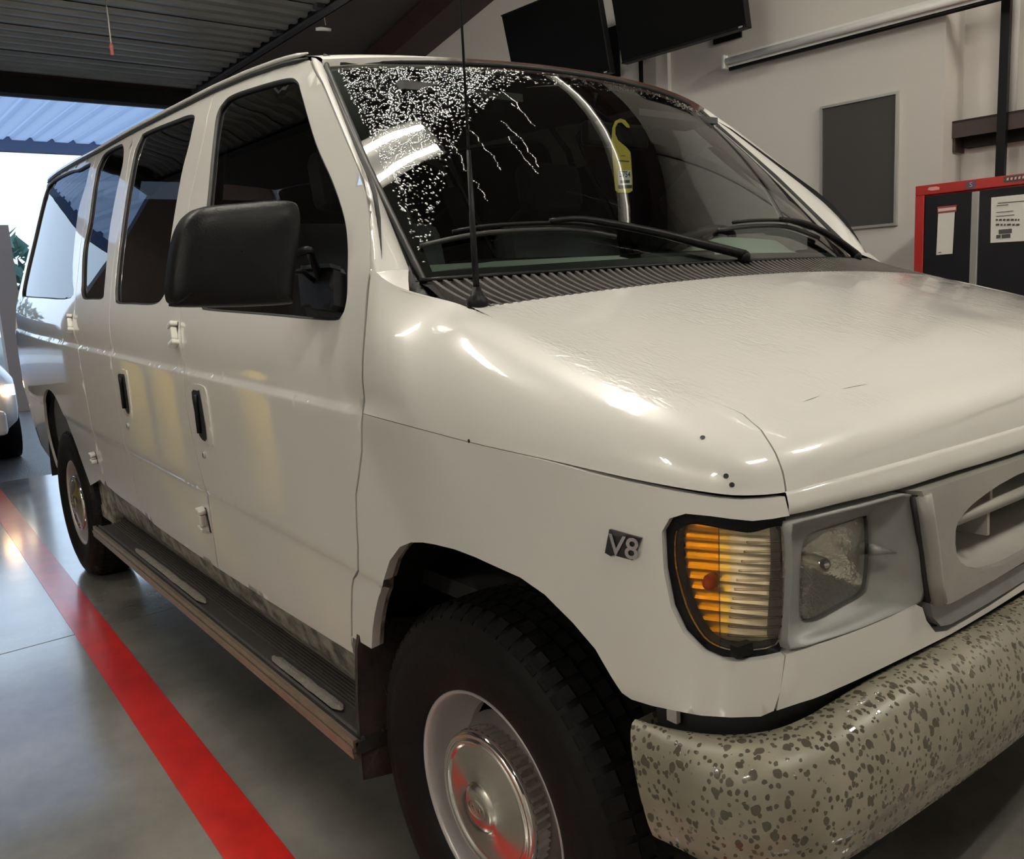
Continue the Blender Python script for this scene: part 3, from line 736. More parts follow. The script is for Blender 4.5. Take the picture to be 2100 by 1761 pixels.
# rear quarter with the wheel arch
RX, FX = -3.505, 0.0
arch = [(RX+0.49*math.cos(t), 0.40+0.56*math.sin(t)) for t in np.linspace(0.25, math.pi-0.16, 26)]
rq = cut(gG, -1)
q_out = list(rq)+[np.array((rq[-1][0]-0.05, fB(rq[-1][0])-0.01)), np.array((bot[-1][0], bot[-1][1]))]+[np.array(a) for a in arch]
q_out += [np.array((-3.99, 0.50)), np.array((-4.55, 0.55)), np.array((-4.60, 0.62)), np.array((-4.60, 1.3)), np.array((-4.54, 1.75)), np.array((-4.48, fT(top[-1][0])+0.004)), np.array(top[-1])]
q_out += [np.array((u, fT(u))) for u in np.linspace(top[-1][0], rq[0][0], 12)[1:-1]]
quart, _ = mpanel('rear_quarter_panel', low, np.array(q_out), [W4])
# rear face of the body
rb = MB(); n = 18
zz = np.linspace(0.56, 2.0, n)
rb.grid([[tuple(low(-4.60+0.14*sstep(1.3, 2.0, z), z)*[1, k, 1]+np.array([-0.05*(1-k*k), 0, 0])) for k in np.linspace(1, -1, 9)] for z in zz])
vpart(rb, 'rear_panel', PAINT)
# windows
for nm, w, m in (('front_door_window', W1, DGLASS), ('side_window', W2, TINT), ('side_window', W3_, TINT), ('rear_side_window', W4, TINT)):
    c = w.mean(0); w2 = c+(w-c)*1.02
    mb = panel(MB(), low, w2, (), step=0.06, flange=0, off=-0.011)
    vpart(mb, nm, m, fix=False); vpart(mb, nm, m, fix=False, mirror=True)
    sl_ = MB(); sl_.tube([np.array(low(*q))-0.008*snorm(low, *q) for q in w], 0.0075, 6, closed=True)
    vpart(sl_, 'window_seal', BLACK); vpart(sl_, 'window_seal', BLACK, mirror=True)
# inner lining behind the flank (dark trim), windows left open
lin = np.array([(-0.36, 0.62), (-0.36, 1.30), (-0.78, 1.80), (-4.45, 1.93), (-4.5, 0.62)])
def grow(w, k): c = w.mean(0); return c+(w-c)*k
mb = panel(MB(), low, lin, [grow(W1, 0.99), grow(W2, 0.99), grow(W3_, 0.97), grow(W4, 0.99)], step=0.12, flange=0, off=-0.045, estep=0.05)
vpart(mb, 'interior_trim', TRIM, fix=False); vpart(mb, 'interior_trim', TRIM, fix=False, mirror=True)
# dark backing behind the shut lines
for g in (gD, gE, gF, gG):
    mb = MB(); mb.grid([[low(q[0]-0.02, q[1])-0.016*snorm(low, *q), low(q[0]+0.02, q[1])-0.016*snorm(low, *q)] for q in g])
    vpart(mb, 'door_seal', BLACK, fix=False); vpart(mb, 'door_seal', BLACK, fix=False, mirror=True)

# ---------- nose: crease line A, hood seam B, ring between them
cre = L([(744, 847), (850, 876), (960, 905), (1120, 943), (1300, 985), (1440, 1010), (1520, 1018), (1612, 1012), (1700, 990), (1800, 963), (1900, 935), (2000, 906), (2100, 876)], (-0.28, 1.1))
zA_end = float(cre[-1][1])
fA = pchip(list(cre[:, 0])+[UC+0.02], list(cre[:, 1])+[zA_end])
UDOOR = float(cre[0][0])
_bn = [(-0.45, -0.930, 1.400), (-0.345, -0.905, 1.386), (-0.272, -0.866, 1.348), (-0.12, -0.865, 1.308), (0.0, -0.872, None), (0.2, -0.867, None), (0.36, -0.858, None), (0.44, -0.842, None), (0.482, -0.820, None), (0.508, -0.785, None), (0.520, -0.735, None), (0.522, -0.64, None), (0.538, -0.5, None), (0.552, -0.3, None), (0.56, -0.1, None), (0.562, 0.0, None)]
_bu = [-0.42, -0.32, -0.24, -0.115, 0.0, 0.2, 0.38, 0.485]
_bu += [float(_ps[np.argmin(abs(_pc[:, 0]-a)+abs(_pc[:, 1]-b))]) for a, b in ((0.55, -0.953), (0.598, -0.915), (0.622, -0.865), (0.638, -0.74), (0.65, -0.55), (0.660, -0.3))]
_bu += [UC-0.09, UC]
def Zh(x, y): return 1.281-0.262*x+0.044*(1-(y/0.87)**2)+0.25*max(0, -x-0.05)**2
def Zh2(x, y):
    return Zh(x, y)-0.9*max(0.0, x-0.42)**2
_bz = [b[2] if b[2] else Zh2(b[0], b[1]) for b in _bn]
fBx, fBy, fBz = pchip(_bu, [b[0] for b in _bn]), pchip(_bu, [b[1] for b in _bn]), pchip(_bu, _bz)
def Bp(u): return np.array([fBx(u), fBy(u), fBz(u)])
LIP = 0.006
def ring(u, w):
    sgn = 1
    if u > UC: u, sgn = 2*UC-u, -1
    A = low(u, fA(u)); x, y, nx, ny = plan(u)
    A = A-np.array([nx, ny, 0])*LIP*sstep(0.05, 0.4, u)
    B = Bp(u); h = B-A; hz = h[2]; hx = np.array([h[0], h[1], 0]); d = np.linalg.norm(hx); hx /= d
    e = 0.01; dz = (Zh2(*(B+hx*e)[:2])-Zh2(*(B-hx*e)[:2]))/(2*e)
    r = sstep(-0.02, -0.30, u) if False else 1-sstep(-0.30, 0.0, u)
    tb = np.array([hx[0], hx[1], dz])*d*0.50
    ts = np.array([0, 0.16, 0.98])*0.10
    P1 = A+np.array([0, 0, 1])*hz*0.72+hx*d*(0.08)
    P2 = B-(tb*(1-r)+ts*r)
    t = w; P = (1-t)**3*A+3*(1-t)**2*t*P1+3*(1-t)*t*t*P2+t**3*B
    k_ = 1-sstep(0.0, 0.20, u-fD(P[2]))
    if k_ > 0: P = P*(1-k_)+low(u, P[2])*k_
    if sgn < 0: P = P*np.array([1, -1, 1])
    return P
# lower fender panel
lampo = L([(1622, 1057), (1543, 1068), (1457, 1058), (1406, 1053), (1373, 1063), (1357, 1091), (1361, 1169), (1376, 1246), (1401, 1297), (1444, 1339), (1479, 1354), (1526, 1357), (1609, 1344)], (0.7, 1.04))
archF = L([(1295, 1434), (1275, 1420), (1252, 1385), (1221, 1331), (1175, 1277), (1117, 1219), (1067, 1184), (974, 1142), (932, 1126), (891, 1116), (867, 1112), (843, 1112), (820, 1121), (799, 1150), (787, 1189), (776, 1225), (768, 1262), (764, 1290), (762, 1330)], (0.45, 0.76))
lowF = L([(1603, 1417), (1590, 1457), (1560, 1469), (1500, 1471), (1438, 1467), (1376, 1455), (1337, 1447)], (0.75, 0.8))
seamL = L([(1612, 1014)], (0.75, 1.05))[0]
fo = [np.array((q[0], q[1]-0.0012-0.0032*sstep(0.25, 0.40, q[0])*(1-sstep(0.55, 0.70, q[0])))) for q in [np.array((u, fA(u))) for u in np.linspace(cre[0][0], cre[6][0], 30)]]+[seamL-[0.002, 0.002]]+[lampo[0]-[0.002, 0]]+list(lampo[1:])+[lowF[0]-[0.002, 0]]+[lowF[1]-[0.002, 0]]+list(lowF[2:])+list(archF)
gl_ = [q for q in cut(gD, 1) if q[1] < cre[0][1]]
fo += [np.array((gl_[-1][0], archF[-1][1]))]+gl_[::-1]
fo[0] = fo[0]+np.array([G2, 0])
fend, _ = mpanel('front_fender', low, np.array(fo), step=0.03, flange=0.02)
# arch lip of the fender
al = MB(); arf = catmull(archF, 3, closed=False)
for mir in (False, True):
    al = MB(); al.grid([[low(*q), low(*q)-0.03*snorm(low, *q)+np.array([0, 0, 0.0])] for q in arf]); vpart(al, 'arch_lip', SILLM, mirror=mir)
# upper fender: ring from the door to the hood seam
arc = invlist(ring, [(1525, 850), (1560, 880), (1590, 928), (1606, 970), (1612, 1005)], (0.6, 0.8))
arc = arc[np.argsort(arc[:, 1])]; wt, ut = float(arc[-1, 1]), float(arc[-1, 0])
us = [float(np.interp(w, arc[:, 1], arc[:, 0]))-(0.0 if w <= wt else 0.16*((w-wt)/(1-wt))**1.6) for w in np.linspace(0, 1, 25)]
uf = []
for w in np.linspace(0, 1, 25):
    P = ring(UDOOR, w); uf.append(fD(P[2])+G2)
def ring_grid(ua, ub, nu, nw=24):
    G = []
    for i in range(nu+1):
        t = i/nu; col = []
        for k in range(nw+1):
            col.append(ring(ua[k]+(ub[k]-ua[k])*t, k/nw))
        G.append(col)
    return G
mb = MB(); mb.grid(ring_grid(uf, [a-0.0015 for a in us], 60))
E1 = [ring(us[k]-0.0015, k/24) for k in range(25)]; N1 = [snorm(ring, us[k], k/24) for k in range(25)]
mb.grid([[a, a-0.02*n_] for a, n_ in zip(E1, N1)], smooth=False)
E2 = [ring(u, 0.0) for u in np.linspace(uf[0], us[0], 60)]
mb.grid([[a, a-np.array([0, 0, 0.0])-0.02*snorm(low, u, fA(u))] for a, u in zip(E2, np.linspace(uf[0], us[0], 60))], smooth=False)
vpart(mb, 'upper_fender', HOODP, fix=False); vpart(mb, 'upper_fender', HOODP, fix=False, mirror=True)
# hood: front face of the ring plus the top skin
HR = 0.0                                     # hood rear edge
def cowl_edge(y): return -0.025-0.045*(abs(y)/0.86)**2.2
nu, nw = 50, 24
uu = [us]
mb = MB()
ua = [a+0.0015 for a in us]
G = ring_grid(ua, [2*UC-a for a in ua], 2*nu, nw)
mb.grid(G)
# top skin: fan of rows between the seam on both sides and the front edge, welded to the ring edge
edge = [G[i][-1] for i in range(len(G))]     # front edge of the top skin from right to left
u_side = np.linspace(_bu[3]+0.02, ua[-1], 26)[:-1]
side = [Bp(u) for u in u_side]
loop = [np.array([p_[0], p_[1]]) for p_ in side]+[np.array([p_[0], p_[1]]) for p_ in edge]+[np.array([p_[0], -p_[1]]) for p_ in side[::-1]]
yr = loop[0][1]
rear = [np.array([cowl_edge(y), y]) for y in np.linspace(-yr, yr, 30)[1:-1]]
loop = np.array(loop+rear)
S_h = lambda x, y: np.array([x, y, Zh2(x, y)])
tp = panel(MB(), S_h, loop, (), step=0.035, flange=0, estep=10)
mb.add(tp.v, tp.f, True)
# under-lap along the edge of the top skin, so the two skins meet without a crack
ec = np.array([-0.10, 0.0])
for chain in (edge, side, [np.array(q)*[1, -1, 1] for q in side]):
    mb.grid([[np.array(q)+(np.array([ec[0], 0, 0])-np.array([q[0], q[1], 0]))*k_/max(0.3, np.linalg.norm(ec-np.array(q)[:2]))-np.array([0, 0, 0.0025]) for k_ in (0.0, 0.03)] for q in chain])
# weld by merging close vertices
hood = vpart(mb, 'hood', HOODP, fix=False)
import bmesh
bm = bmesh.new(); bm.from_mesh(hood.data); bmesh.ops.remove_doubles(bm, verts=bm.verts, dist=0.0006); bm.to_mesh(hood.data); bm.free()
for p_ in hood.data.polygons: p_.use_smooth = True
# returns at the hood edges
mb = MB()
for sg in (1, -1):
    mb.grid([[a*[1, sg, 1], (a-0.02*n_)*[1, sg, 1]] for a, n_ in zip([ring(ua[k], k/24) for k in range(25)], N1)], smooth=False)
    mb.grid([[a*[1, sg, 1], (a-np.array([0, 0, 0.02]))*[1, sg, 1]] for a in [np.array(q) for q in side]], smooth=False)
mb.grid([[S_h(*q), S_h(*q)-np.array([0, 0, 0.015])] for q in [np.array([cowl_edge(y), y]) for y in np.linspace(-yr, yr, 30)]], smooth=False)
vpart(mb, 'hood_edge', HOODP, hood)
# black backing below the hood seams
mb = MB(); mb.grid([[Bp(u)+np.array([0, -0.02, -0.012]), Bp(u)+np.array([0, 0.02, -0.014])] for u in np.linspace(_bu[3]+0.08, us[-1], 20)])
mb.grid([[ring(us[k]-0.03, k/24)-0.012*N1[k], ring(us[k]+0.03, k/24)-0.012*N1[k]] for k in range(25)])
vpart(mb, 'hood_seal', BLACK); vpart(mb, 'hood_seal', BLACK, mirror=True)
# hood lip below the front crease
lipb = L([(1625, 1057), (1700, 1040), (1800, 1016), (1870, 998), (1950, 972), (2030, 948), (2100, 925)], (0.78, 1.03))
fLB = pchip(list(lipb[:, 0])+[UC+0.02], list(lipb[:, 1])+[float(lipb[-1][1])])
ul = np.linspace(float(seamL[0])+0.0015, 2*UC-float(seamL[0])-0.0015, 90)
mb = MB(); G = []
for u in ul:
    uq = u if u <= UC else 2*UC-u
    zt_, zb_ = fA(uq), fLB(uq); x, y, nx, ny = plan(u); nn = np.array([nx, ny, 0])
    c0 = low(uq, zt_)*([1, 1, 1] if u <= UC else [1, -1, 1]); c1 = low(uq, zb_)*([1, 1, 1] if u <= UC else [1, -1, 1])
    G.append([c0-nn*LIP-np.array([0, 0, -0.001]), c0-nn*0.002, c0+np.array([0, 0, -0.004]), c0*0.5+c1*0.5+nn*0.002, c1+np.array([0, 0, 0.003]), c1-nn*0.004, c1-nn*0.03])
mb.grid(G); vpart(mb, 'hood_lip', PAINT, hood)
# valance below the headlamps
vt = L([(1609, 1344), (1680, 1320), (1757, 1293), (1820, 1267), (1878, 1239), (1892, 1246), (1900, 1272), (1918, 1296), (1946, 1293), (2020, 1248), (2100, 1194)], (0.78, 0.85))
vb = L([(1590, 1457), (1640, 1441), (1714, 1413), (1843, 1353), (1950, 1300), (2030, 1253), (2100, 1209)], (0.76, 0.8))
zt_, zb_ = float(vt[-1][1]), float(vb[-1][1])
vo = [vt[0]+[0.002, 0]]+list(vt[1:])+[np.array((UC, zt_))]+[np.array((UC, zb_))]+list(vb[::-1][:-1])+[vb[0]+[0.002, 0]]
mpanel('valance', low, np.array(vo), step=0.03, flange=0.02)
# black sheets added behind the van's face so its gaps look shaded
ff = MB(); ff.grid([[low(u, z)-np.array([plan(u)[2], plan(u)[3], 0])*0.10 for z in np.linspace(0.62, 1.05, 6)] for u in np.linspace(0.42, UC, 24)])
vpart(ff, 'front_dark_filler', GAP, fix=False); vpart(ff, 'front_dark_filler', GAP, fix=False, mirror=True)
ff = MB(); ff.grid([[low(u, z)-np.array([plan(u)[2], plan(u)[3], 0])*0.022 for z in np.linspace(0.60, fB2, 4)] for u in np.linspace(0.44, UC, 24) for fB2 in [0.84]])
vpart(ff, 'bumper_gap_filler', BLACK, fix=False); vpart(ff, 'bumper_gap_filler', BLACK, fix=False, mirror=True)

# ---------- corner lamp
housing = np.vstack([lampo, ])
lens = L([(1380, 1100), (1393, 1083), (1423, 1076), (1509, 1091), (1543, 1094), (1596, 1081), (1610, 1093), (1613, 1203), (1607, 1289), (1594, 1327), (1517, 1338), (1474, 1331), (1440, 1310), (1410, 1263), (1393, 1216), (1380, 1160)], (0.58, 1.02))
lens_c = catmull(lens, 3)
for mir in (False, True):
    mb = panel(MB(), low, grow(lampo, 1.0), [grow(lens_c, 0.985)], step=0.03, flange=0.02, off=-0.012, estep=0.012)
    cl = vpart(mb, 'corner_lamp', BPLAS, fix=False, mirror=mir)
    ub = L([(1472, 1200)], (0.65, 0.95))[0][0]
    la = lens_c[lens_c[:, 0] <= ub]; lc = lens_c[lens_c[:, 0] > ub]
    # split the lens outline at the amber / clear border
    def clip(poly, keep_left):
        out = []
        for i in range(len(poly)):
            a, b2 = poly[i], poly[(i+1) % len(poly)]
            ia = (a[0] <= ub) == keep_left; ib = (b2[0] <= ub) == keep_left
            if ia: out.append(a)
            if ia != ib:
                t = (ub-a[0])/(b2[0]-a[0]); out.append(a+(b2-a)*t)
        return np.array(out)
    mb = panel(MB(), low, clip(lens_c, True), (), step=0.02, flange=0.008, off=-0.006); vpart(mb, 'amber_lens', AMBER, cl, fix=False, mirror=mir)
    mb = panel(MB(), low, clip(lens_c, False), (), step=0.02, flange=0.008, off=-0.006); vpart(mb, 'clear_lens', CLEAR, cl, fix=False, mirror=mir)
    # stepped reflector behind the lens
    mb = MB(); lo_u, hi_u = lens_c[:, 0].min(), lens_c[:, 0].max(); lo_z, hi_z = lens_c[:, 1].min(), lens_c[:, 1].max()
    G = []
    for i in range(33):
        u = lerp(lo_u, hi_u, i/32); col = []
        for k in range(61):
            z = lerp(lo_z, hi_z, k/60); cu, cz = lerp(lo_u, hi_u, 0.42), lerp(lo_z, hi_z, 0.55)
            dd = math.hypot((u-cu)/0.12, (z-cz)/0.14)
            dep = 0.050-0.030*min(1, dd*dd)-0.007*((k % 5)/5.0)
            col.append(low(u, z)-dep*snorm(low, u, z))
        G.append(col)
    mb.grid(G, smooth=False); vpart(mb, 'reflector', REFL, cl, fix=False, mirror=mir)
    # bulb
    c0 = low(lerp(lo_u, hi_u, 0.30), lerp(lo_z, hi_z, 0.50)); nn = snorm(low, lerp(lo_u, hi_u, 0.35), 0.95)
    mb = MB(); mb.tube([c0-nn*0.045, c0-nn*0.03, c0-nn*0.018, c0-nn*0.014], [0.008, 0.011, 0.009, 0.002], 10); vpart(mb, 'bulb', mat('amber_bulb', (0.55, 0.16, 0.02), 0.2), cl, mirror=mir)
    # optic ribs moulded in the clear lens
    mb = MB()
    for k in range(11):
        z = lerp(lo_z+0.02, hi_z-0.02, k/10)
        a_, b_ = lerp(ub, hi_u, 0.12+0.30*(k/10.0)**1.5), lerp(ub, hi_u, 0.95-0.1*(k == 0))
        mb.tube([low(u, z)-0.0075*snorm(low, u, z) for u in np.linspace(a_, b_, 10)], 0.0016, 5)
    vpart(mb, 'lens_ribs', CLEAR, cl, mirror=mir)
    mb = MB(); c1 = low(*L([(1530, 1338)], (0.7, 0.87))[0]); nn = snorm(low, 0.7, 0.87)
    mb.box((-0.014, -0.006, -0.006), (0.014, 0.006, 0.010), Matrix.Translation(Vector(c1-nn*0.008)) @ Matrix.Rotation(math.atan2(nn[1], nn[0])+math.pi/2, 4, 'Z')); vpart(mb, 'lens_clip', BPLAS, cl, mirror=mir)

# ---------- headlamp, sunk in its grey bezel
bz = L([(1624, 1072), (1700, 1053), (1780, 1033), (1858, 1012), (1872, 1017), (1881, 1040), (1887, 1090), (1892, 1160), (1895, 1228), (1830, 1262), (1757, 1292), (1690, 1314), (1630, 1332), (1614, 1330), (1617, 1250), (1622, 1150), (1620, 1090)], (0.8, 1.03))
XL = 0.588
hl_px = [(1648, 1109), (1671, 1091), (1720, 1075), (1770, 1059), (1779, 1066), (1781, 1134), (1776, 1194), (1766, 1216), (1720, 1243), (1676, 1267), (1654, 1271), (1641, 1263), (1640, 1200), (1642, 1150)]
def x_at(px, X): p_ = onX(px, X); return p_
hl3 = [x_at(q, XL+0.012) for q in hl_px]
NL = 72
outer = resample([low(*q) for q in catmull(bz, 4)], NL, True)
inner = resample(catmull(hl3, 4), NL, True)
def align(a, b):
    ca, cb = a.mean(0), b.mean(0)
    aa = np.arctan2(a[:, 2]-ca[2], a[:, 1]-ca[1]); ab = np.arctan2(b[:, 2]-cb[2], b[:, 1]-cb[1])
    # resample both by angle
    th = np.linspace(-math.pi, math.pi, NL, endpoint=False); oa = np.argsort(aa); ob = np.argsort(ab)
    fa = np.stack([np.interp(th, aa[oa], a[oa, k], period=2*math.pi) for k in range(3)], 1)
    fb = np.stack([np.interp(th, ab[ob], b[ob, k], period=2*math.pi) for k in range(3)], 1)
    return fa, fb
outer, inner = align(outer, inner)
for mir in (False, True):
    e = None
    mb = MB(); G = []
    for a, b2 in zip(outer, inner):
        d_ = np.array([1, 0, 0])
        rim = a+(b2-a)*0.10; rim[0] = a[0]-0.0005
        wall = b2+(a-b2)*0.10
        G.append([a-d_*0.03, a, rim, rim*0.75+wall*0.25-d_*0.006, rim*0.35+wall*0.65-d_*0.008, wall, b2])
    mb.grid(G, closed_u=True)
    hb_ = vpart(mb, 'headlamp_bezel', GREYP, mirror=mir)
    mb = MB(); c = inner.mean(0)
    ringp = [[c+(q-c)*k+np.array([0.004+0.010*(1-k*k), 0, 0]) for k in (1.0, 0.96, 0.8, 0.6, 0.4, 0.2, 0.02)] for q in inner]
    mb.grid(ringp, closed_u=True); hl = vpart(mb, 'headlamp_lens', HLENS, mirror=mir, fix=False)
    mb = MB(); G = []
    for i, q in enumerate(inner):
        G.append([c+(q-c)*k-np.array([0.006+0.055*(1-k**2), 0, 0]) for k in (1.0, 0.9, 0.75, 0.55, 0.35, 0.2, 0.1, 0.01)])
    mb.grid(G, closed_u=True, smooth=True); vpart(mb, 'headlamp_reflector', HREFL, hl, mirror=mir)
    mb = MB(); mb.tube([c-np.array([0.05, 0, 0]), c-np.array([0.03, 0, 0]), c-np.array([0.012, 0, 0]), c-np.array([0.008, 0, 0])], [0.012, 0.012, 0.010, 0.002], 10); vpart(mb, 'bulb', CHROME, hl, mirror=mir)
    # moulded spoon in the bezel wall and screw
    s1, s2 = onX((1786, 1127), 0.612), onX((1838, 1133), 0.628)
    mb = MB(); mb.tube([s1, s1*0.6+s2*0.4, s2], [0.009, 0.006, 0.001], 8); vpart(mb, 'bezel_boss', GREYP, hb_, mirror=mir)

# ---------- grille
gO = L([(1868, 1006), (1900, 997), (1990, 968), (2100, 932)], (0.9, 1.02)); gOb = L([(2100, 1135), (2020, 1182), (1950, 1220), (1926, 1232), (1905, 1233), (1897, 1150), (1888, 1075), (1880, 1035)], (1.2, 0.92))
zt_, zb_ = float(gO[-1][1]), float(gOb[0][1])
g_out = np.array(list(gO)+[(UC, zt_), (UC, zb_)]+list(gOb))
gh = L([(2100, 958), (2065, 972), (2029, 991), (2000, 1010), (1981, 1024), (1965, 1038), (1952, 1053), (1943, 1065), (1938, 1082), (1937, 1110), (1940, 1132), (1948, 1148), (1962, 1158), (1991, 1164), (2038, 1153), (2100, 1120)], (1.2, 1.0))
g_hole = np.array([(UC-0.001, float(gh[0][1])+0.004)]+list(gh)+[(UC-0.001, float(gh[-1][1])-0.002)])
G_OFF = 0.016
mb = panel(MB(), low, g_out, [g_hole], step=0.022, flange=0.05, off=G_OFF, estep=0.012)
gr = vpart(mb, 'grille', GRILLP, fix=False); gr2 = vpart(mb, 'grille', GRILLP, fix=False, mirror=True)
# rounded left bar and groove
for mir, par in ((False, gr), (True, gr2)):
    bl = L([(1876, 1014), (1884, 1060), (1893, 1120), (1900, 1180), (1908, 1229)], (0.95, 1.0))
    mb = MB(); mb.tube([low(*q)+0.012*snorm(low, *q) for q in bl], 0.012, 10); vpart(mb, 'side_bar', GRILLP, par, mirror=mir)
    bl2 = L([(1870, 1016), (1878, 1060), (1888, 1120), (1894, 1180), (1901, 1229)], (0.95, 1.0))
    mb = MB(); mb.tube([low(*q)+0.002*snorm(low, *q) for q in bl2], 0.006, 8); vpart(mb, 'side_groove', BLACK, par, mirror=mir)
    # horizontal bars seen through the opening: sloping blades with depth
    zc0 = 0.5*(float(gh[9][1])+float(gh[8][1])); u0 = float(gh[9][0])-0.012
    for zc, thick, dep, dz, rows in ((zc0+0.020, 0.011, 0.045, 0.012, 0),):
        mb = MB(); G = []
        for u in np.linspace(u0, UC, 20):
            n_ = snorm(low, u, zc); f_ = low(u, zc)+n_*0.006
            G.append([f_-n_*dep+np.array([0, 0, dz]), f_+np.array([0, 0, thick*0.3]), f_+n_*0.003, f_-np.array([0, 0, thick]), f_-n_*dep-np.array([0, 0, thick-dz])])
        mb.grid(G); vpart(mb, 'grille_bar', GRILLP, par, mirror=mir)
    for uu_, zz_ in ((L([(2027, 1080)], (1.1, 0.97))[0][0], 0), (L([(2033, 1010)], (1.1, 1.0))[0][0], 1), (UC-0.02, 0)):
        mb = MB(); za_, zb2 = (zc0-0.03, zc0+0.02) if zz_ == 0 else (zc0+0.02, float(gh[1][1]))
        n_ = snorm(low, uu_, zc0); a = low(uu_, za_); b2 = low(uu_, zb2); t_ = np.array([-n_[1], n_[0], 0])*0.004
        mb.add([a-t_, a+t_, a+t_-n_*0.06, a-t_-n_*0.06, b2-t_, b2+t_, b2+t_-n_*0.06, b2-t_-n_*0.06], [(0, 3, 2, 1), (4, 5, 6, 7), (0, 1, 5, 4), (1, 2, 6, 5), (2, 3, 7, 6), (3, 0, 4, 7)]); vpart(mb, 'grille_strut', GRILLP, par, mirror=mir)
    # sloping floor of the opening
    mb = MB(); G = []
    zf = float(gh[13][1])
    for u in np.linspace(u0+0.01, UC, 20):
        zf = float(np.interp(u, [gh[12][0], gh[13][0], gh[14][0], gh[15][0], UC], [gh[12][1], gh[13][1], gh[14][1], gh[15][1], gh[15][1]]))
        n_ = snorm(low, u, zf); f_ = low(u, zf)+n_*0.004
        G.append([f_, f_-n_*0.03+np.array([0, 0, 0.010]), f_-n_*0.055+np.array([0, 0, 0.036]), f_-n_*0.085+np.array([0, 0, 0.038])])
    mb.grid(G); vpart(mb, 'grille_sill', GRILLP, par, mirror=mir)
    # lower strip under the dark slot
    lo1 = L([(1902, 1236), (1930, 1240), (2000, 1206), (2100, 1150)], (0.95, 0.88)); lo2 = L([(2100, 1186), (2020, 1236), (1945, 1278), (1925, 1282), (1908, 1264)], (1.2, 0.85))
    mb = panel(MB(), low, np.array(list(lo1)+[(UC, float(lo1[-1][1])), (UC, float(lo2[0][1]))]+list(lo2)), (), step=0.025, flange=0.03, off=0.004); vpart(mb, 'lower_strip', GREYP, par, fix=False, mirror=mir)

# ---------- V8 badge
bq = L([(1253, 1084), (1318, 1102), (1300, 1147), (1262, 1137), (1256, 1139), (1244, 1132)], (0.45, 1.0))
mb = panel(MB(), low, bq, (), step=0.02, flange=0.004, off=0.004); bdg = vpart(mb, 'engine_badge', mat('badge_black', (0.02, 0.018, 0.02), 0.35), fix=False)
uc_, zc_ = L([(1281, 1121)], (0.45, 0.98))[0]
vs, fs = text_mesh('V8', 0.043, 0.0, 0.12, 0.0005); mb = MB()
mb.add([low(uc_+v[0]*1.1, zc_+v[1])+0.0062*snorm(low, uc_+v[0]*1.1, zc_+v[1]) for v in vs], fs); vpart(mb, 'badge_lettering', mat('badge_grey', (0.30, 0.28, 0.29), 0.4), bdg)

# ---------- bumper
def spots_extra(m, nt, b, tc):
    def vor(sc, th, feat):
        mp = nt.nodes.new('ShaderNodeMapping'); mp.inputs['Scale'].default_value = (1, 1, 0.8); nt.links.new(tc.outputs['Object'], mp.inputs[0])
        nz = nt.nodes.new('ShaderNodeTexNoise'); nz.inputs['Scale'].default_value = sc*0.9; nt.links.new(mp.outputs[0], nz.inputs['Vector'])
        ad = nt.nodes.new('ShaderNodeVectorMath'); ad.operation = 'MULTIPLY_ADD'; nt.links.new(nz.outputs['Color'], ad.inputs[0]); ad.inputs[1].default_value = (0.6/sc,)*3; nt.links.new(mp.outputs[0], ad.inputs[2])
        v = nt.nodes.new('ShaderNodeTexVoronoi'); v.inputs['Scale'].default_value = sc; v.inputs['Randomness'].default_value = 1.0; nt.links.new(ad.outputs[0], v.inputs['Vector'])
        r = nt.nodes.new('ShaderNodeMapRange'); r.inputs['From Min'].default_value = th; r.inputs['From Max'].default_value = th+0.05; r.inputs['To Min'].default_value = 1; r.inputs['To Max'].default_value = 0
        nt.links.new(v.outputs['Distance'], r.inputs['Value']); return r
    a = vor(105, 0.30, 0); c = vor(48, 0.25, 0)
    mx = nt.nodes.new('ShaderNodeMath'); mx.operation = 'MAXIMUM'; nt.links.new(a.outputs[0], mx.inputs[0]); nt.links.new(c.outputs[0], mx.inputs[1])
    n = nt.nodes.new('ShaderNodeTexNoise'); n.inputs['Scale'].default_value = 7; n.inputs['Detail'].default_value = 6; nt.links.new(tc.outputs['Object'], n.inputs['Vector'])
    r = nt.nodes.new('ShaderNodeValToRGB'); r.color_ramp.elements[0].position = 0.35; r.color_ramp.elements[1].position = 0.65
    r.color_ramp.elements[0].color = (0.18, 0.163, 0.122, 1); r.color_ramp.elements[1].color = (0.29, 0.262, 0.20, 1); nt.links.new(n.outputs['Fac'], r.inputs[0])
    ml = nt.nodes.new('ShaderNodeMath'); ml.operation = 'MULTIPLY'; ml.inputs[1].default_value = 0.8; nt.links.new(mx.outputs[0], ml.inputs[0])
    mc = nt.nodes.new('ShaderNodeMix'); mc.data_type = 'RGBA'; nt.links.new(ml.outputs[0], mc.inputs['Factor']); nt.links.new(r.outputs[0], mc.inputs['A']); mc.inputs['B'].default_value = (0.04, 0.033, 0.022, 1)
    nt.links.new(mc.outputs['Result'], b.inputs['Base Color'])
    rr = nt.nodes.new('ShaderNodeMapRange'); rr.inputs['To Min'].default_value = 0.38; rr.inputs['To Max'].default_value = 0.10; nt.links.new(mx.outputs[0], rr.inputs['Value']); nt.links.new(rr.outputs[0], b.inputs['Roughness'])
    bp = nt.nodes.new('ShaderNodeBump'); bp.inputs['Strength'].default_value = 0.35; bp.inputs['Distance'].default_value = 0.004; nt.links.new(mx.outputs[0], bp.inputs['Height']); nt.links.new(bp.outputs[0], b.inputs['Normal'])
BUMPM = mat('rain_spotted_bumper', (0.16, 0.15, 0.12), 0.35, extra=spots_extra)
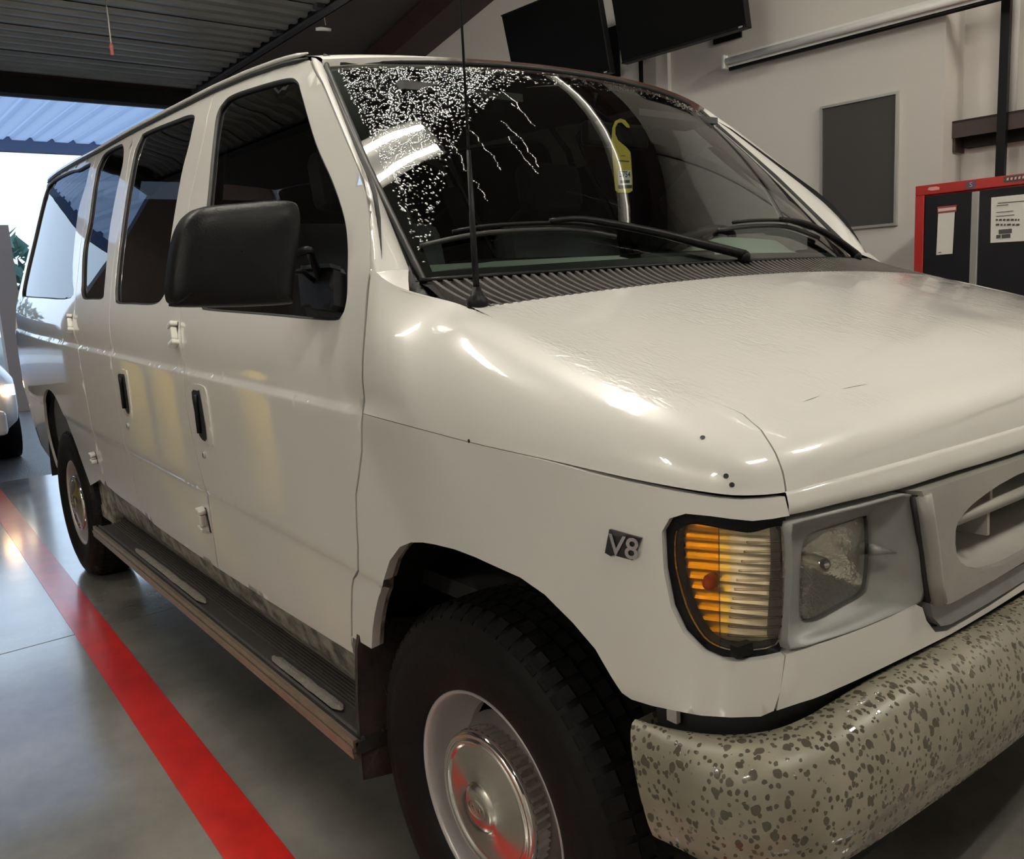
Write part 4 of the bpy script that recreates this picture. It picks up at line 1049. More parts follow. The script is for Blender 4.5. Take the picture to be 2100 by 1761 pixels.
BPROF = [(-0.012, 0.760), (0.008, 0.764), (0.028, 0.760), (0.046, 0.749), (0.059, 0.731), (0.067, 0.706), (0.070, 0.675), (0.069, 0.645), (0.067, 0.625), (0.062, 0.617), (0.062, 0.611), (0.056, 0.585), (0.042, 0.560), (0.02, 0.550)]
ub0 = float(L([(1310, 1480)], (0.45, 0.73))[0][0])
mb = MB(); G = []
for u in np.concatenate([np.linspace(ub0, 0.8, 40), np.linspace(0.82, UC, 14)]):
    x, y, nx, ny = plan(u); s_ = 0.35+0.65*sstep(ub0-0.01, ub0+0.20, u); col = []
    for (o_, z) in BPROF:
        lean = 0.16*max(0.0, 0.76-z)*(1-sstep(ub0, ub0+0.22, u))    # the end of the bumper leans forward towards the bottom
        x2, y2, nx2, ny2 = plan(u+lean)
        col.append((x2+nx2*(o_*s_-0.002), y2+ny2*(o_*s_-0.002), z-0.052*(1-sstep(ub0-0.02, 0.86, u))*(z-0.545)/0.25))
    G.append(col)
mb.grid(G)
# end cap
mb.add(list(G[0])+[np.array(G[0][0])+[0.0, 0.1, 0], np.array(G[0][-1])+[0.0, 0.1, 0]], [tuple(range(len(G[0])))+(len(G[0])+1, len(G[0]))], False)
bp1 = vpart(mb, 'front_bumper', BUMPM); vpart(mb, 'front_bumper', BUMPM, mirror=True)
mb = MB(); c_ = low(*L([(1368, 1462)], (0.5, 0.75))[0]); mb.box((-0.008, -0.004, -0.016), (0.010, 0.004, 0.012), Matrix.Translation(Vector(c_)+Vector((0, 0.012, 0)))); vpart(mb, 'bumper_bracket', SILVER)
# fog-lamp / tow bolt at the middle of the bumper
mb = MB(); c_ = np.array([plan(UC-0.33)[0]+0.064, plan(UC-0.33)[1], 0.66]); mb.lathe([(0, 0.001), (0.006, 0.012), (0.012, 0.016), (0.012, 0.001)], c_, 16, 'x'); vpart(mb, 'bumper_bolt', CHROME); vpart(mb, 'bumper_bolt', CHROME, mirror=True)

# ---------- windscreen, pillars, roof
wsB = lambda s: np.array([-0.13-0.16*abs(s)**2.2, 0.85*s, 1.359+0.008*(1-s*s)])
wsT = lambda s: np.array([-0.70-0.13*abs(s)**2.2, 0.73*s, 1.935-0.025*abs(s)**2.2])
def ws(s, t):
    a, b2 = wsB(s), wsT(s)
    p_ = a+(b2-a)*t
    bul = 0.045*4*t*(1-t)*(0.2+0.8*(1-s*s))
    return p_+np.array([0.62, 0, 0.78])*bul
wso = np.array([(s, -0.01) for s in np.linspace(-0.985, 0.985, 24)]+[(1.0, 0.03), (1.0, 0.97), (0.98, 1.0)]+[(s, 1.0) for s in np.linspace(0.95, -0.95, 20)]+[(-0.98, 1.0), (-1.0, 0.97), (-1.0, 0.03)])
mb = panel(MB(), ws, wso, (), step=0.06, flange=0)
wsc = vpart(mb, 'windscreen', WSG, fix=False)
# black ceramic border / rubber
sl_ = MB(); sl_.tube([ws(*q)+0.002*snorm(ws, *q) for q in catmull(wso[::2], 2)], 0.008, 8, closed=True); vpart(sl_, 'windscreen_seal', BLACK, wsc)
mb = MB()
for sg in (1, -1):
    mb.grid([[ws(sg*1.0, t)-0.003*snorm(ws, sg*0.99, t), ws(sg*(1.0-0.045), t)-0.003*snorm(ws, sg*0.97, t)] for t in np.linspace(0, 1, 20)])
mb.grid([[ws(s, 0.0)-0.003*snorm(ws, s, 0.0), ws(s, 0.028)-0.003*snorm(ws, s, 0.02)] for s in np.linspace(-1, 1, 40)])
vpart(mb, 'windscreen_band', BLACK, wsc)
# A pillars: from the door cut to the glass edge
for mir in (False, True):
    mb = MB(); G = []; n = 26
    dl_ = [q for q in gD if q[1] >= fBz(-0.3)-0.06]
    zs = np.linspace(1.372, gD[0][1], n)
    for i, z in enumerate(zs):
        t = i/(n-1); a = low(fD(z)+G2, z); g_ = ws(-1.0, min(1, max(0.03, (z-1.362)/(wsT(1)[2]-1.362))))
        g_ = g_+np.array([0.004, -0.012, 0.004])
        m1 = a*0.66+g_*0.34+np.array([0.010, -0.012, 0.004]); m2 = a*0.30+g_*0.70+np.array([0.010, -0.010, 0.004])
        nn = snorm(low, fD(z), z)
        G.append([a-nn*0.015, a, m1, m2, g_, g_+np.array([-0.02, 0.02, -0.01])])
    mb.grid(G)
    r0 = resample([G[0][1], G[0][2], G[0][3], G[0][4]], 10); uA = fD(1.386)+G2
    mb.grid([[ring(u, 1.0)+np.array([0, 0.001, -0.001]), (ring(u, 1.0)+q)*0.5+np.array([0.002, -0.002, 0.0]), q] for u, q in zip(np.linspace(uA, -0.215, 10), r0)])
    vpart(mb, 'a_pillar', PAINT, mirror=mir)
# roof skin
def roofc(x):   # crown height
    t = min(1.0, max(0.0, (-0.69-x)/0.75)); return 1.930+0.105*(1-(1-t)**2.2)+0.028*max(0, -x-0.69)/1.0*0.9
def drip(x): return low(x, fTd(x))
xs_t = top[::-1, 0]; zs_t = top[::-1, 1]
fTd = lambda u: float(np.interp(u, np.concatenate([[-4.5], xs_t]), np.concatenate([[zs_t[0]+0.004], zs_t])))+0.012
def roof(x, k):      # k -1..1 across
    ye = abs(low(max(x, -4.5), fTd(max(x, -4.5)))[1])+0.004; ze = fTd(max(x, -4.5))+0.006
    if x > top[0][0]:    # ahead of the front corner follow the glass
        s_ = (x-top[0][0])/(-0.69-top[0][0]); ye = lerp(ye, 0.765, s_); ze = lerp(ze, wsT(1)[2]+0.012, s_)
    a = abs(k); y = ye*a; z = ze+(roofc(x)-ze)*(1-a**2.6)
    return np.array([x, math.copysign(y, k), z])
mb = MB(); G = []
for k in np.linspace(-1, 1, 33):
    col = []
    xf = wsT(k)[0]+0.010; zf = wsT(k)[2]+0.010
    for i, x in enumerate(list(np.linspace(0, 1, 9))+list(np.linspace(1.05, 5.0, 26))):
        xx = xf-0.30*x if x <= 1 else lerp(xf-0.30, -4.52, (x-1.0)/4.0)
        p_ = roof(xx, k)
        if x <= 1:
            w = (1-x)**1.6; p_ = p_*(1-w)+np.array([xf, wsT(k)[1]*1.015, zf])*w
        col.append(p_)
    G.append(col)
mb.grid(G)
mb.grid([[c_[0], c_[0]+np.array([-0.01, 0, -0.02])] for c_ in G])
vpart(mb, 'roof', ROOFP)
mb = MB(); mb.grid([[np.array(p_)-np.array([0, 0, 0.035]) for p_ in c_[3:-1]] for c_ in G]); vpart(mb, 'headliner', TRIM)
# drip rail with its black seal
for mir in (False, True):
    uu_ = np.linspace(top[0][0]+0.005, -4.48, 50)
    mb = MB(); mb.tube([low(u, fTd(u)-0.001)+np.array([0, -0.008, 0.002]) for u in uu_], [0.002]+[0.007]*(len(uu_)-2)+[0.003], 8); vpart(mb, 'drip_rail', PAINT, mirror=mir)
    mb = MB(); mb.tube([low(u, fTd(u)-0.012)+np.array([0, -0.003, 0.0]) for u in uu_], [0.002]+[0.007]*(len(uu_)-2)+[0.003], 6); vpart(mb, 'drip_seal', BLACK, mirror=mir)

# ---------- cowl grille with its slats
mb = MB(); G = []
def cowl_front(y): return S_h(cowl_edge(y), y)+np.array([0, 0, -0.004])
for y in np.linspace(-0.86, 0.86, 60):
    a = cowl_front(max(-0.86, min(0.86, y))); a[1] = y
    b2 = wsB(y/0.86 if abs(y) < 0.86 else math.copysign(1, y)).copy(); b2[1] = y*0.985; b2 = b2+np.array([0.012, 0, -0.008])
    G.append([a+(b2-a)*t+np.array([0, 0, -0.016*math.sin(math.pi*min(1, t*1.2+0.02))]) for t in np.linspace(-0.04, 1, 8)])
mb.grid(G); cw = vpart(mb, 'cowl_panel', GAP)
# black ends of the cowl between fender and glass corner
for mir in (False, True):
    mb = MB(); G = []; nE = 14
    for i in range(nE):
        u = lerp(_bu[1]+0.09, -0.17, i/(nE-1)); a = ring(u, 1.0)+np.array([0, 0.0, -0.005])
        t_ = lerp(0.06, 0.0, min(1, i/6)); s_ = -1.0+0.05*max(0, (i-6)/7); b2 = ws(s_, t_)+np.array([0.006, -0.004, -0.004])
        G.append([a+(b2-a)*k+np.array([0, 0, -0.020*math.sin(math.pi*k)]) for k in np.linspace(-0.03, 1, 6)])
    mb.grid(G); vpart(mb, 'cowl_end', BPLAS, cw, mirror=mir)
# one slat mesh shared by all; each slat bent in plan like a flat S
sl_ = MB(); n = 10; hw = 0.0046
rowv = []
for i in range(n+1):
    t = i/n; xx = -0.115*t; yy = 0.028*(t**2)*(1 if True else 0); zz_ = 0.018*t-0.0006*math.sin(math.pi*t)
    rowv.append([(xx, yy-hw, zz_-0.012), (xx, yy-hw, zz_), (xx, yy+hw, zz_), (xx, yy+hw, zz_-0.012)])
sl_.grid([[Vector(p_) for p_ in r_] for r_ in rowv], smooth=False)
first = None
NS = 84
for i in range(NS):
    y = -0.85+1.70*i/(NS-1); a = cowl_front(y); b2 = wsB(max(-1, min(1, y*0.985/0.85)))+np.array([0.014, 0, -0.004]); Ls = math.hypot(a[0]-b2[0], 0.0)
    if Ls < 0.03: continue
    if first is None:
        o = sl_.obj('cowl_slat', COWLP, parent=cw, fix=False); first = o
    else:
        o = first.copy(); COL.objects.link(o)
    o.parent = cw; o.location = Vector(a+np.array([0.004, 0, 0.004])); o.scale = ((Ls+0.004)/0.115, 1, (b2[2]-a[2]+0.0)/0.018 if abs(b2[2]-a[2]) > 0.006 else 0.4)
mb = MB(); mb.tube([cowl_front(y)+np.array([-0.004, 0, -0.0]) for y in np.linspace(-0.83, 0.83, 40)], 0.006, 6); vpart(mb, 'cowl_front_rail', BPLAS, cw)
mb = MB(); mb.tube([wsB(s)+np.array([0.014, 0, -0.002]) for s in np.linspace(-1, 1, 40)], 0.006, 6); vpart(mb, 'cowl_rear_rail', BPLAS, cw)

# ---------- wipers
def wiper(px_blade, px_arm, pivot_px, label):
    g = (0.0, 0.1)
    B_ = invlist(ws, px_blade, (inv(ws, px_blade[0], (-0.3, 0.1))))
    blade = [ws(*q)+0.014*snorm(ws, *q) for q in catmull(B_, 5, closed=False)]
    w_ = MB(); w_.tube([q-np.array([0.002, 0, 0.006]) for q in blade], 0.006, 6); o = vpart(w_, 'wiper', BLACK)
    w_ = MB(); nB = len(blade)
    w_.tube([q+np.array([0.006, 0, 0.008]) for q in blade[int(nB*0.15):int(nB*0.9)]], 0.005, 6)
    vpart(w_, 'blade_bridge', BPLAS, o)
    w_ = MB()
    A_ = invlist(ws, px_arm, inv(ws, px_arm[0], B_[len(B_)//2]))
    arm = [ws(*q)+0.028*snorm(ws, *q) for q in catmull(A_, 4, closed=False)]
    w_.tube(arm, [0.007+0.006*i/len(arm) for i in range(len(arm))], 6); vpart(w_, 'wiper_arm', BPLAS, o)
    w_ = MB(); e_ = arm[-1]; w_.lathe([(-0.02, 0.001), (-0.02, 0.016), (0.0, 0.016), (0.008, 0.010), (0.009, 0.001)], e_, 14, 'z'); vpart(w_, 'wiper_pivot', BPLAS, o)
    return o
wiper([(862, 508), (974, 484), (1094, 475), (1180, 475), (1258, 488)], [(1120, 472), (1177, 467), (1249, 477), (1343, 495), (1420, 514), (1510, 536)], None, '')
wiper([(1468, 474), (1540, 466), (1610, 468), (1672, 490)], [(1585, 464), (1640, 474), (1700, 505), (1740, 535)], None, '')

# ---------- antenna
a0 = np.array([-0.085, -0.848, 1.293])
mb = MB(); mb.lathe([(0.0, 0.001), (0.0, 0.0205), (0.022, 0.0205), (0.03, 0.012), (0.045, 0.008), (0.046, 0.001)], a0, 20, 'z'); an = vpart(mb, 'antenna', BPLAS)
mb = MB(); mb.tube([a0+[0, 0, 0.04], a0+[0.0, 0.0, 0.12], a0+[0.002, 0.0, 0.29]], [0.0065, 0.0058, 0.004], 8); vpart(mb, 'antenna_base_rod', BPLAS, an)
mb = MB(); mb.tube([a0+[0.002, 0, 0.28], a0+[0.006, 0, 0.60], a0+[0.012, 0.0, 0.86]], [0.0026, 0.0022, 0.0016], 8); vpart(mb, 'antenna_whip', BPLAS, an)

# ---------- door mirror
def mirror(mir):
    XM = -0.45; SH = np.array([-0.10, 0.0, -0.07]) if mir else np.zeros(3)
    ol = [onX(q, XM) for q in [(351, 613), (349, 580), (360, 501), (374, 459), (393, 436), (421, 423), (490, 416), (561, 410), (598, 413), (611, 427), (614, 464), (605, 543), (598, 613), (589, 624), (486, 629), (370, 629), (358, 622)]]
    ol = catmull(ol, 3)+SH; c = ol.mean(0); G = []
    for q in ol:
        d = q-c
        G.append([q+np.array([-0.035, 0, 0]), q+np.array([-0.006, 0, 0]), c+d*0.985+np.array([0.008, 0, 0]), c+d*0.94+np.array([0.020, 0, 0]), c+d*0.7+np.array([0.030, 0, 0]), c+d*0.35+np.array([0.034, 0, 0]), c+d*0.01+np.array([0.035, 0, 0])])
    mb = MB(); mb.grid(G, closed_u=True); h = vpart(mb, 'door_mirror', BPLAS, mirror=mir)
    mb = MB(); G = [[c+(q-c)*k+np.array([-0.030, 0, 0]) for k in (1.0, 0.5, 0.01)] for q in ol]; mb.grid(G, closed_u=True); vpart(mb, 'mirror_glass', mat('mirror_silver', (0.8, 0.8, 0.8), 0.02, 1.0), h, mirror=mir)
    p0 = onX((603, 520), XM-0.01)+SH; p3 = low(*L([(668, 575)], (-0.4, 1.36))[0])
    mb = MB(); mb.tube(catmull([p0+[0, -0.04, 0], p0, p0+[0.01, 0.028, 0.006], onY((640, 530), -0.985), p3+[0.0, -0.012, 0.0]], 5, closed=False), 0.0085, 8); vpart(mb, 'mirror_arm', BPLAS, h, mirror=mir)
    q0 = onX((600, 556), XM-0.012)+SH
    mb = MB(); mb.tube([q0+[0, -0.02, 0], q0+[0.0, 0.02, 0], onY((632, 566), -0.975), p3+[0, 0, -0.02]], 0.006, 8); vpart(mb, 'mirror_stay', BPLAS, h, mirror=mir)
    bs = L([(628, 556), (665, 551), (698, 550), (703, 560), (703, 630), (697, 640), (660, 636), (636, 632)], (-0.42, 1.36))
    mb = panel(MB(), low, bs, (), step=0.03, flange=0.03, off=0.022); b_ = vpart(mb, 'mirror_base', BPLAS, h, fix=False, mirror=mir)
    tb_ = L([(640, 560), (640, 552), (700, 547), (702, 556)], (-0.42, 1.38))
    mb = panel(MB(), low, tb_, (), step=0.03, flange=0.026, off=0.028); vpart(mb, 'mirror_clamp', BPLAS, h, fix=False, mirror=mir)
mirror(False); mirror(True)

# ---------- handles, locks, hinges
def handle(pts, inner_, key, door, g):
    o = catmull(L(pts, g), 3)
    mb = panel(MB(), low, o, (), step=0.02, flange=0.004, off=0.003, estep=0.01); e = vpart(mb, 'door_handle', PAINT, door, fix=False)
    mb = panel(MB(), low, catmull(L(inner_, g), 3), (), step=0.02, flange=0.0, off=0.0045, estep=0.01); vpart(mb, 'handle_recess', BLACK, door, fix=False)
    q = L(inner_, g); a, b2 = q[0], q[len(q)//2]; ax = q.mean(0)
    mb = MB(); zt_, zb_ = q[:, 1].max(), q[:, 1].min()
    mb.tube([low(ax[0]+0.006, z)+0.010*snorm(low, ax[0], z) for z in np.linspace(zb_+0.012, zt_-0.012, 6)], 0.007, 8); vpart(mb, 'handle_grip', BPLAS, door)
    k = L([key], g)[0]; n_ = snorm(low, *k); kc = low(*k)
    mb = MB(); mb.lathe([(-0.005, 0.0005), (-0.005, 0.010), (0.002, 0.011), (0.003, 0.0005)], kc, 16, 'y'); lk = vpart(mb, 'door_lock', SILVER, door)
    mb = MB(); mb.box((kc[0]-0.0015, kc[1]-0.006, kc[2]-0.006), (kc[0]+0.0015, kc[1]-0.004, kc[2]+0.006)); vpart(mb, 'key_slot', BLACK, door)
handle([(394, 797), (402, 788), (415, 790), (424, 802), (431, 850), (438, 912), (426, 908), (409, 898), (400, 850)], [(396, 803), (408, 801), (413, 808), (427, 898), (412, 893), (403, 850)], (420, 932), doorA, (-1.15, 1.0))
handle([(241, 766), (247, 757), (257, 759), (262, 768), (272, 850), (268, 856), (256, 844), (247, 800)], [(244, 769), (253, 767), (258, 774), (268, 845), (259, 838), (250, 800)], (263.5, 873), doorB, (-1.9, 1.0))
def hinge(px_top, px_bot, door, w=0.05):
    a, b2 = L([px_top, px_bot], (-1.2, 1.1)); ca, cb = low(*a), low(*b2); n_ = snorm(low, *((a+b2)/2))
    up = (ca-cb)/np.linalg.norm(ca-cb); t1 = np.cross(up, n_)
    def hbox(c0, c1, w_, d_, nm):
        m2 = MB(); m2.add([c+s1*t1*w_+s2*n_*d_+n_*0.010 for c in (c0, c1) for s1, s2 in ((-1, -1), (1, -1), (1, 1), (-1, 1))], [(0, 3, 2, 1), (4, 5, 6, 7), (0, 1, 5, 4), (1, 2, 6, 5), (2, 3, 7, 6), (3, 0, 4, 7)])
        return vpart(m2, nm, PAINT, door, bevel=0.004)
    hbox(ca-up*0.016, cb+up*0.016, 0.013, 0.010, 'door_hinge')
    hbox(ca+up*0.002, ca-up*0.013, 0.018, 0.013, 'hinge_knuckle'); hbox(cb-up*0.002, cb+up*0.013, 0.018, 0.013, 'hinge_knuckle')
    mb = panel(MB(), low, np.array([(a[0]-0.002, a[1]), (a[0]-0.002, b2[1]), (a[0]-w, b2[1]+0.006), (a[0]-w, a[1]-0.006)]), (), step=0.03, flange=0.004, off=0.005); vpart(mb, 'hinge_leaf', PAINT, door, fix=False)
    mb = panel(MB(), low, np.array([(a[0]+0.010, a[1]+0.006), (a[0]+0.010, b2[1]-0.006), (a[0]+0.026, b2[1]-0.006), (a[0]+0.026, a[1]+0.006)]), (), step=0.03, flange=0.0, off=0.001); vpart(mb, 'hinge_pocket', BLACK, door, fix=False)
hinge((360, 664), (364, 708), doorB); hinge((418, 1042), (424, 1084), doorB); hinge((146, 648), (149, 680), doorC); hinge((194, 928), (198, 946), doorC)
# small holes left by old trim clips
for q in ((962, 904), (1441, 897), (1489, 976), (1501, 994)):
    S_ = low if q[1] > 900 and q[0] < 1000 else ring
    w_ = inv(S_, q, (0.15, 1.09) if S_ is low else (0.5, 0.4)); P = S_(*w_); n_ = snorm(S_, *w_)
    mb = MB(); t1 = np.cross(n_, [0, 0, 1]); t1 /= np.linalg.norm(t1); t2 = np.cross(t1, n_)
    mb.add([P+n_*0.0006+0.0035*(math.cos(a)*t1+math.sin(a)*t2) for a in np.linspace(0, 2*math.pi, 10, endpoint=False)], [tuple(range(10))]); vpart(mb, 'clip_hole', BLACK, fend)

# ---------- running board
RY0, RY1 = -0.862, -1.022; XF, XR = -0.418, -2.80
def rz(x): return 0.347+(x-XF)/(XR-XF)*0.046
def rboard(mb, y0, y1, z0, z1, xa=XF, xb=XR):
    for i in range(8):
        x0, x1 = lerp(xa, xb, i/8), lerp(xa, xb, (i+1)/8)
        mb.add([(x0, y0, rz(x0)+z0), (x1, y0, rz(x1)+z0), (x1, y1, rz(x1)+z0), (x0, y1, rz(x0)+z0), (x0, y0, rz(x0)+z1), (x1, y0, rz(x1)+z1), (x1, y1, rz(x1)+z1), (x0, y1, rz(x0)+z1)],
               [(0, 1, 2, 3), (4, 7, 6, 5), (0, 4, 5, 1), (2, 6, 7, 3)]+([(0, 3, 7, 4)] if i == 0 else [])+([(1, 5, 6, 2)] if i == 7 else []))
    return mb
rbd = vpart(rboard(MB(), RY0, RY1+0.006, -0.03, 0.0), 'running_board', TREADP)
for k in range(8): vpart(rboard(MB(), RY0-0.006-k*0.0105, RY0-0.0105-k*0.0105, 0.0, 0.006), 'step_rib', TREADP if False else mat('step_rib_grey', (0.06, 0.056, 0.052), 0.5), rbd)
vpart(rboard(MB(), RY1+0.030, RY1+0.022, 0.0, 0.007), 'step_rib', MATS['step_rib_grey'], rbd)
vpart(rboard(MB(), RY1+0.012, RY1, -0.008, 0.008), 'edge_trim', ALU, rbd); vpart(rboard(MB(), RY1+0.006, RY1-0.004, -0.022, -0.010), 'edge_trim', ALU, rbd); vpart(rboard(MB(), RY1+0.006, RY1-0.002, -0.036, -0.025), 'edge_trim', ALU, rbd)
for (pa, pb) in (((285, 1126), (432, 1243)), ((528, 1340), (694, 1456))):
    A_, B_ = onZ(pa, 0.385), onZ(pb, 0.36); xa, xb = max(A_[0], B_[0]), min(A_[0], B_[0])
    mb = MB(); n = 16; rr_ = random.Random(5); top_, botm = [], []
    for i in range(n+1):
        x = lerp(xa, xb, i/n); j = 0.0018*rr_.uniform(-1, 1); e_ = 0.012 if i in (0, n) else 0
        top_.append([(x, -0.958+j-e_, rz(x)+0.0065), (x, -0.970, rz(x)+0.0085), (x, -0.988+j*0.7+e_, rz(x)+0.0065)])
    mb.grid(top_, smooth=False); vpart(mb, 'step_pad', PADM, rbd)
# rocker panel behind the board, wheel house box
for mir in (False, True):
    mb = MB(); mb.grid([[(x, (-0.955 if not mir else -0.955), fB(max(min(x, -0.45), -2.3))+0.02), (x, -0.925, rz(x)+0.075), (x, -0.915, rz(x)+0.06), (x, -0.872, rz(x)+0.0), (x, -0.862, rz(x)-0.04)] for x in np.linspace(-0.42, -2.80, 20)]); vpart(mb, 'rocker_panel', SILLM, mirror=mir)
    mb = MB(); mb.box((-3.04, -0.93, 0.38), (-2.82, -0.80, 0.75)); vpart(mb, 'wheel_house_box', SILLM, mirror=mir, bevel=0.01)
vpart(rboard(MB(), RY0, RY1+0.006, -0.03, 0.0), 'running_board', TREADP, mirror=True)
# ---------- underbody and wheel houses
mb = MB(); mb.box((-4.4, -0.84, 0.36), (-0.55, 0.84, 0.50)); mb.box((-4.5, -0.80, 0.45), (-3.95, 0.80, 0.60)); mb.box((-0.6, -0.55, 0.30), (0.5, 0.55, 0.62)); vpart(mb, 'underbody', GAP)
for mir in (False, True):
    for cx, r_ in ((FX, 0.50), (RX, 0.50)):
        mb = MB(); G = []
        for th in np.linspace(0.05, math.pi-0.05, 22): G.append([(cx+r_*math.cos(th), y, 0.42+r_*math.sin(th)*1.02) for y in (-0.955, -0.8, -0.55)])
        mb.grid(G); mb.add([(cx, -0.55, 0.42)]+[g_[2] for g_ in G], [(0, i, i+1) for i in range(1, 22)]); vpart(mb, 'wheel_house', GAP, mirror=mir)
    # mud flap
    mb = MB(); o_ = [onX(q, -0.415) for q in [(733, 1330), (737, 1303), (752, 1288), (800, 1268), (880, 1262)]]
    poly = o_+[np.array([-0.40, -0.74, 0.60]), np.array([-0.42, -0.74, 0.20]), onX((745, 1600), -0.43), onX((742, 1565), -0.425), onX((734, 1440), -0.42)]
    mb.prism(poly, (-0.012, 0, 0)); fl_ = vpart(mb, 'mud_flap', FLAP, mirror=mir)
    c_ = onX((780, 1296), -0.413); mb = MB(); mb.lathe([(0, 0.0005), (0.004, 0.004), (0.004, 0.0005)], c_, 10, 'x'); vpart(mb, 'flap_rivet', BLACK, fl_, mirror=mir)

# ---------- wheels
def wheel(cx, yf, par):
    """yf: plane of the outer rim flange"""
    c = (cx, yf, 0.372); R0 = 0.384
    rel = [(0.03, 0.205), (0.004, 0.214), (-0.004, 0.222), (-0.012, 0.232), (-0.020, 0.262), (-0.0245, 0.292), (-0.024, 0.315), (-0.020, 0.322), (-0.020, 0.328), (-0.014, 0.350), (0.000, 0.368), (0.016, 0.377), (0.05, 0.380), (0.10, 0.381), (0.15, 0.380), (0.18, 0.374), (0.20, 0.355), (0.215, 0.31), (0.205, 0.24), (0.18, 0.21)]
    mb = MB(); mb.lathe(rel, c, 72); w = mb.obj('wheel', TYRE, parent=par)
    # tread blocks
    mb = MB()
    for k in range(64):
        th = 2*math.pi*k/64
        for (ya, yb, ra, rb_) in ((-0.008, 0.022, 0.362, 0.383), (0.028, 0.056, 0.379, 0.385), (0.062, 0.092, 0.379, 0.3855), (0.098, 0.128, 0.379, 0.3855), (0.134, 0.162, 0.379, 0.385), (0.168, 0.196, 0.362, 0.383)):
            d0, d1 = th+(0.004 if yb < 0.08 else 0.05), th+0.072+(0.0 if yb < 0.08 else 0.05)
            vs = []
            for dd in (d0, d1):
                for (yy, rr_) in ((ya, ra if ya < 0.1 else rb_), (yb, rb_ if ya < 0.1 else ra), (yb, 0.355), (ya, 0.345)):
                    vs.append((cx+rr_*math.cos(dd), yf+yy, 0.372+rr_*math.sin(dd)))
            mb.add(vs, [(0, 1, 5, 4), (0, 4, 7, 3), (1, 2, 6, 5), (0, 3, 2, 1), (4, 5, 6, 7)])
    mb.obj('tread', TYRE, parent=w, kind='stuff')
    mb = MB(); mb.lathe([(0.02, 0.206), (0.002, 0.2185), (-0.003, 0.2185), (-0.004, 0.2145), (0.004, 0.209), (0.022, 0.2055), (0.045, 0.201), (0.058, 0.194), (0.070, 0.190), (0.085, 0.178)], c, 72); rm = mb.obj('rim', SILVER, parent=w)
    # disc with four hand holes on each quarter
    mb = MB()
    def rf(a, r, k): return r
    prof = [(0.085, 0.180), (0.078, 0.172), (0.060, 0.160), (0.045, 0.146), (0.038, 0.132), (0.036, 0.10), (0.04, 0.02)]
    n = 96; G = []
    for k in range(n):
        th = 2*math.pi*k/n; G.append([(cx+r*math.cos(th), yf+a, 0.372+r*math.sin(th)) for a, r in prof])
    vs = [p_ for r_ in G for p_ in r_]; fs = []; m = len(prof)
    for k in range(n):
        j = (k+1) % n; hole = (k % 24) in (4, 5, 6, 7, 8, 9)
        for i in range(m-1):
            if hole and i in (0, 1): continue
            fs.append((k*m+i, k*m+i+1, j*m+i+1, j*m+i))
    mb.add(vs, fs, True); mb.obj('wheel_disc', mat('grimy_steel', (0.10, 0.09, 0.085), 0.5, 0.3, noise=(5, 0.5, (0.16, 0.15, 0.145))), parent=w)
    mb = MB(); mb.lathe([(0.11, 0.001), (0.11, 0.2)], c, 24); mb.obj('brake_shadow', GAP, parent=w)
    # hub cap: serrated band, stepped ring, shallow cone, boss
    hc_ = MB()
    hc_.lathe([(0.045, 0.136), (0.010, 0.140), (0.004, 0.139)], c, 144, rfun=lambda a, r, k: r+(0.0028 if (k % 3) else -0.0028), smooth=False); cap = hc_.obj('hub_cap', CHROME, parent=w)
    h2 = MB(); h2.lathe([(0.006, 0.141), (-0.002, 0.141), (-0.008, 0.137), (-0.009, 0.132), (-0.005, 0.129), (-0.008, 0.126), (-0.011, 0.121), (-0.008, 0.117), (-0.006, 0.114)], c, 96); h2.obj('cap_ring', CHROME, parent=cap)
    h3 = MB(); h3.lathe([(-0.006, 0.114), (-0.012, 0.08), (-0.017, 0.050), (-0.019, 0.046), (-0.024, 0.042), (-0.026, 0.030), (-0.0265, 0.001)], c, 96); h3.obj('cap_dish', BRUSH, parent=cap)
    em = MB(); pts = [(cx+0.021*math.cos(a)*1.25, yf-0.027, 0.372+0.017*math.sin(a)) for a in np.linspace(0, 2*math.pi, 24, endpoint=False)]; em.tube(pts, 0.0016, 6, closed=True)
    scr = [(cx-0.014+0.028*t, yf-0.027, 0.372+0.007*math.sin(t*9.5)) for t in np.linspace(0, 1, 22)]; em.tube(scr, 0.0013, 5)
    em.obj('cap_emblem', mat('emblem_grey', (0.30, 0.27, 0.22), 0.35, 0.8), parent=cap)
    return w
wheel(FX, -0.958, VAN); wheel(RX, -0.936, VAN)
def wheel_far(cx, yf):
    c = (cx, yf, 0.372)
    mb = MB(); mb.lathe([(0.0, 0.21), (0.012, 0.25), (0.02, 0.31), (0.0, 0.368), (-0.05, 0.38), (-0.15, 0.38), (-0.2, 0.355), (-0.205, 0.24), (-0.18, 0.2)], c, 48); w = vpart(mb, 'wheel', TYRE)
    mb = MB(); mb.lathe([(0.0, 0.2185), (-0.05, 0.20), (-0.085, 0.178), (-0.05, 0.145), (-0.04, 0.001)], c, 48); vpart(mb, 'rim', SILVER, w)
    mb = MB(); mb.lathe([(-0.04, 0.14), (0.004, 0.14), (0.01, 0.11), (0.03, 0.04), (0.033, 0.001)], c, 48); vpart(mb, 'hub_cap', CHROME, w)
wheel_far(FX, 0.958); wheel_far(RX, 0.936)

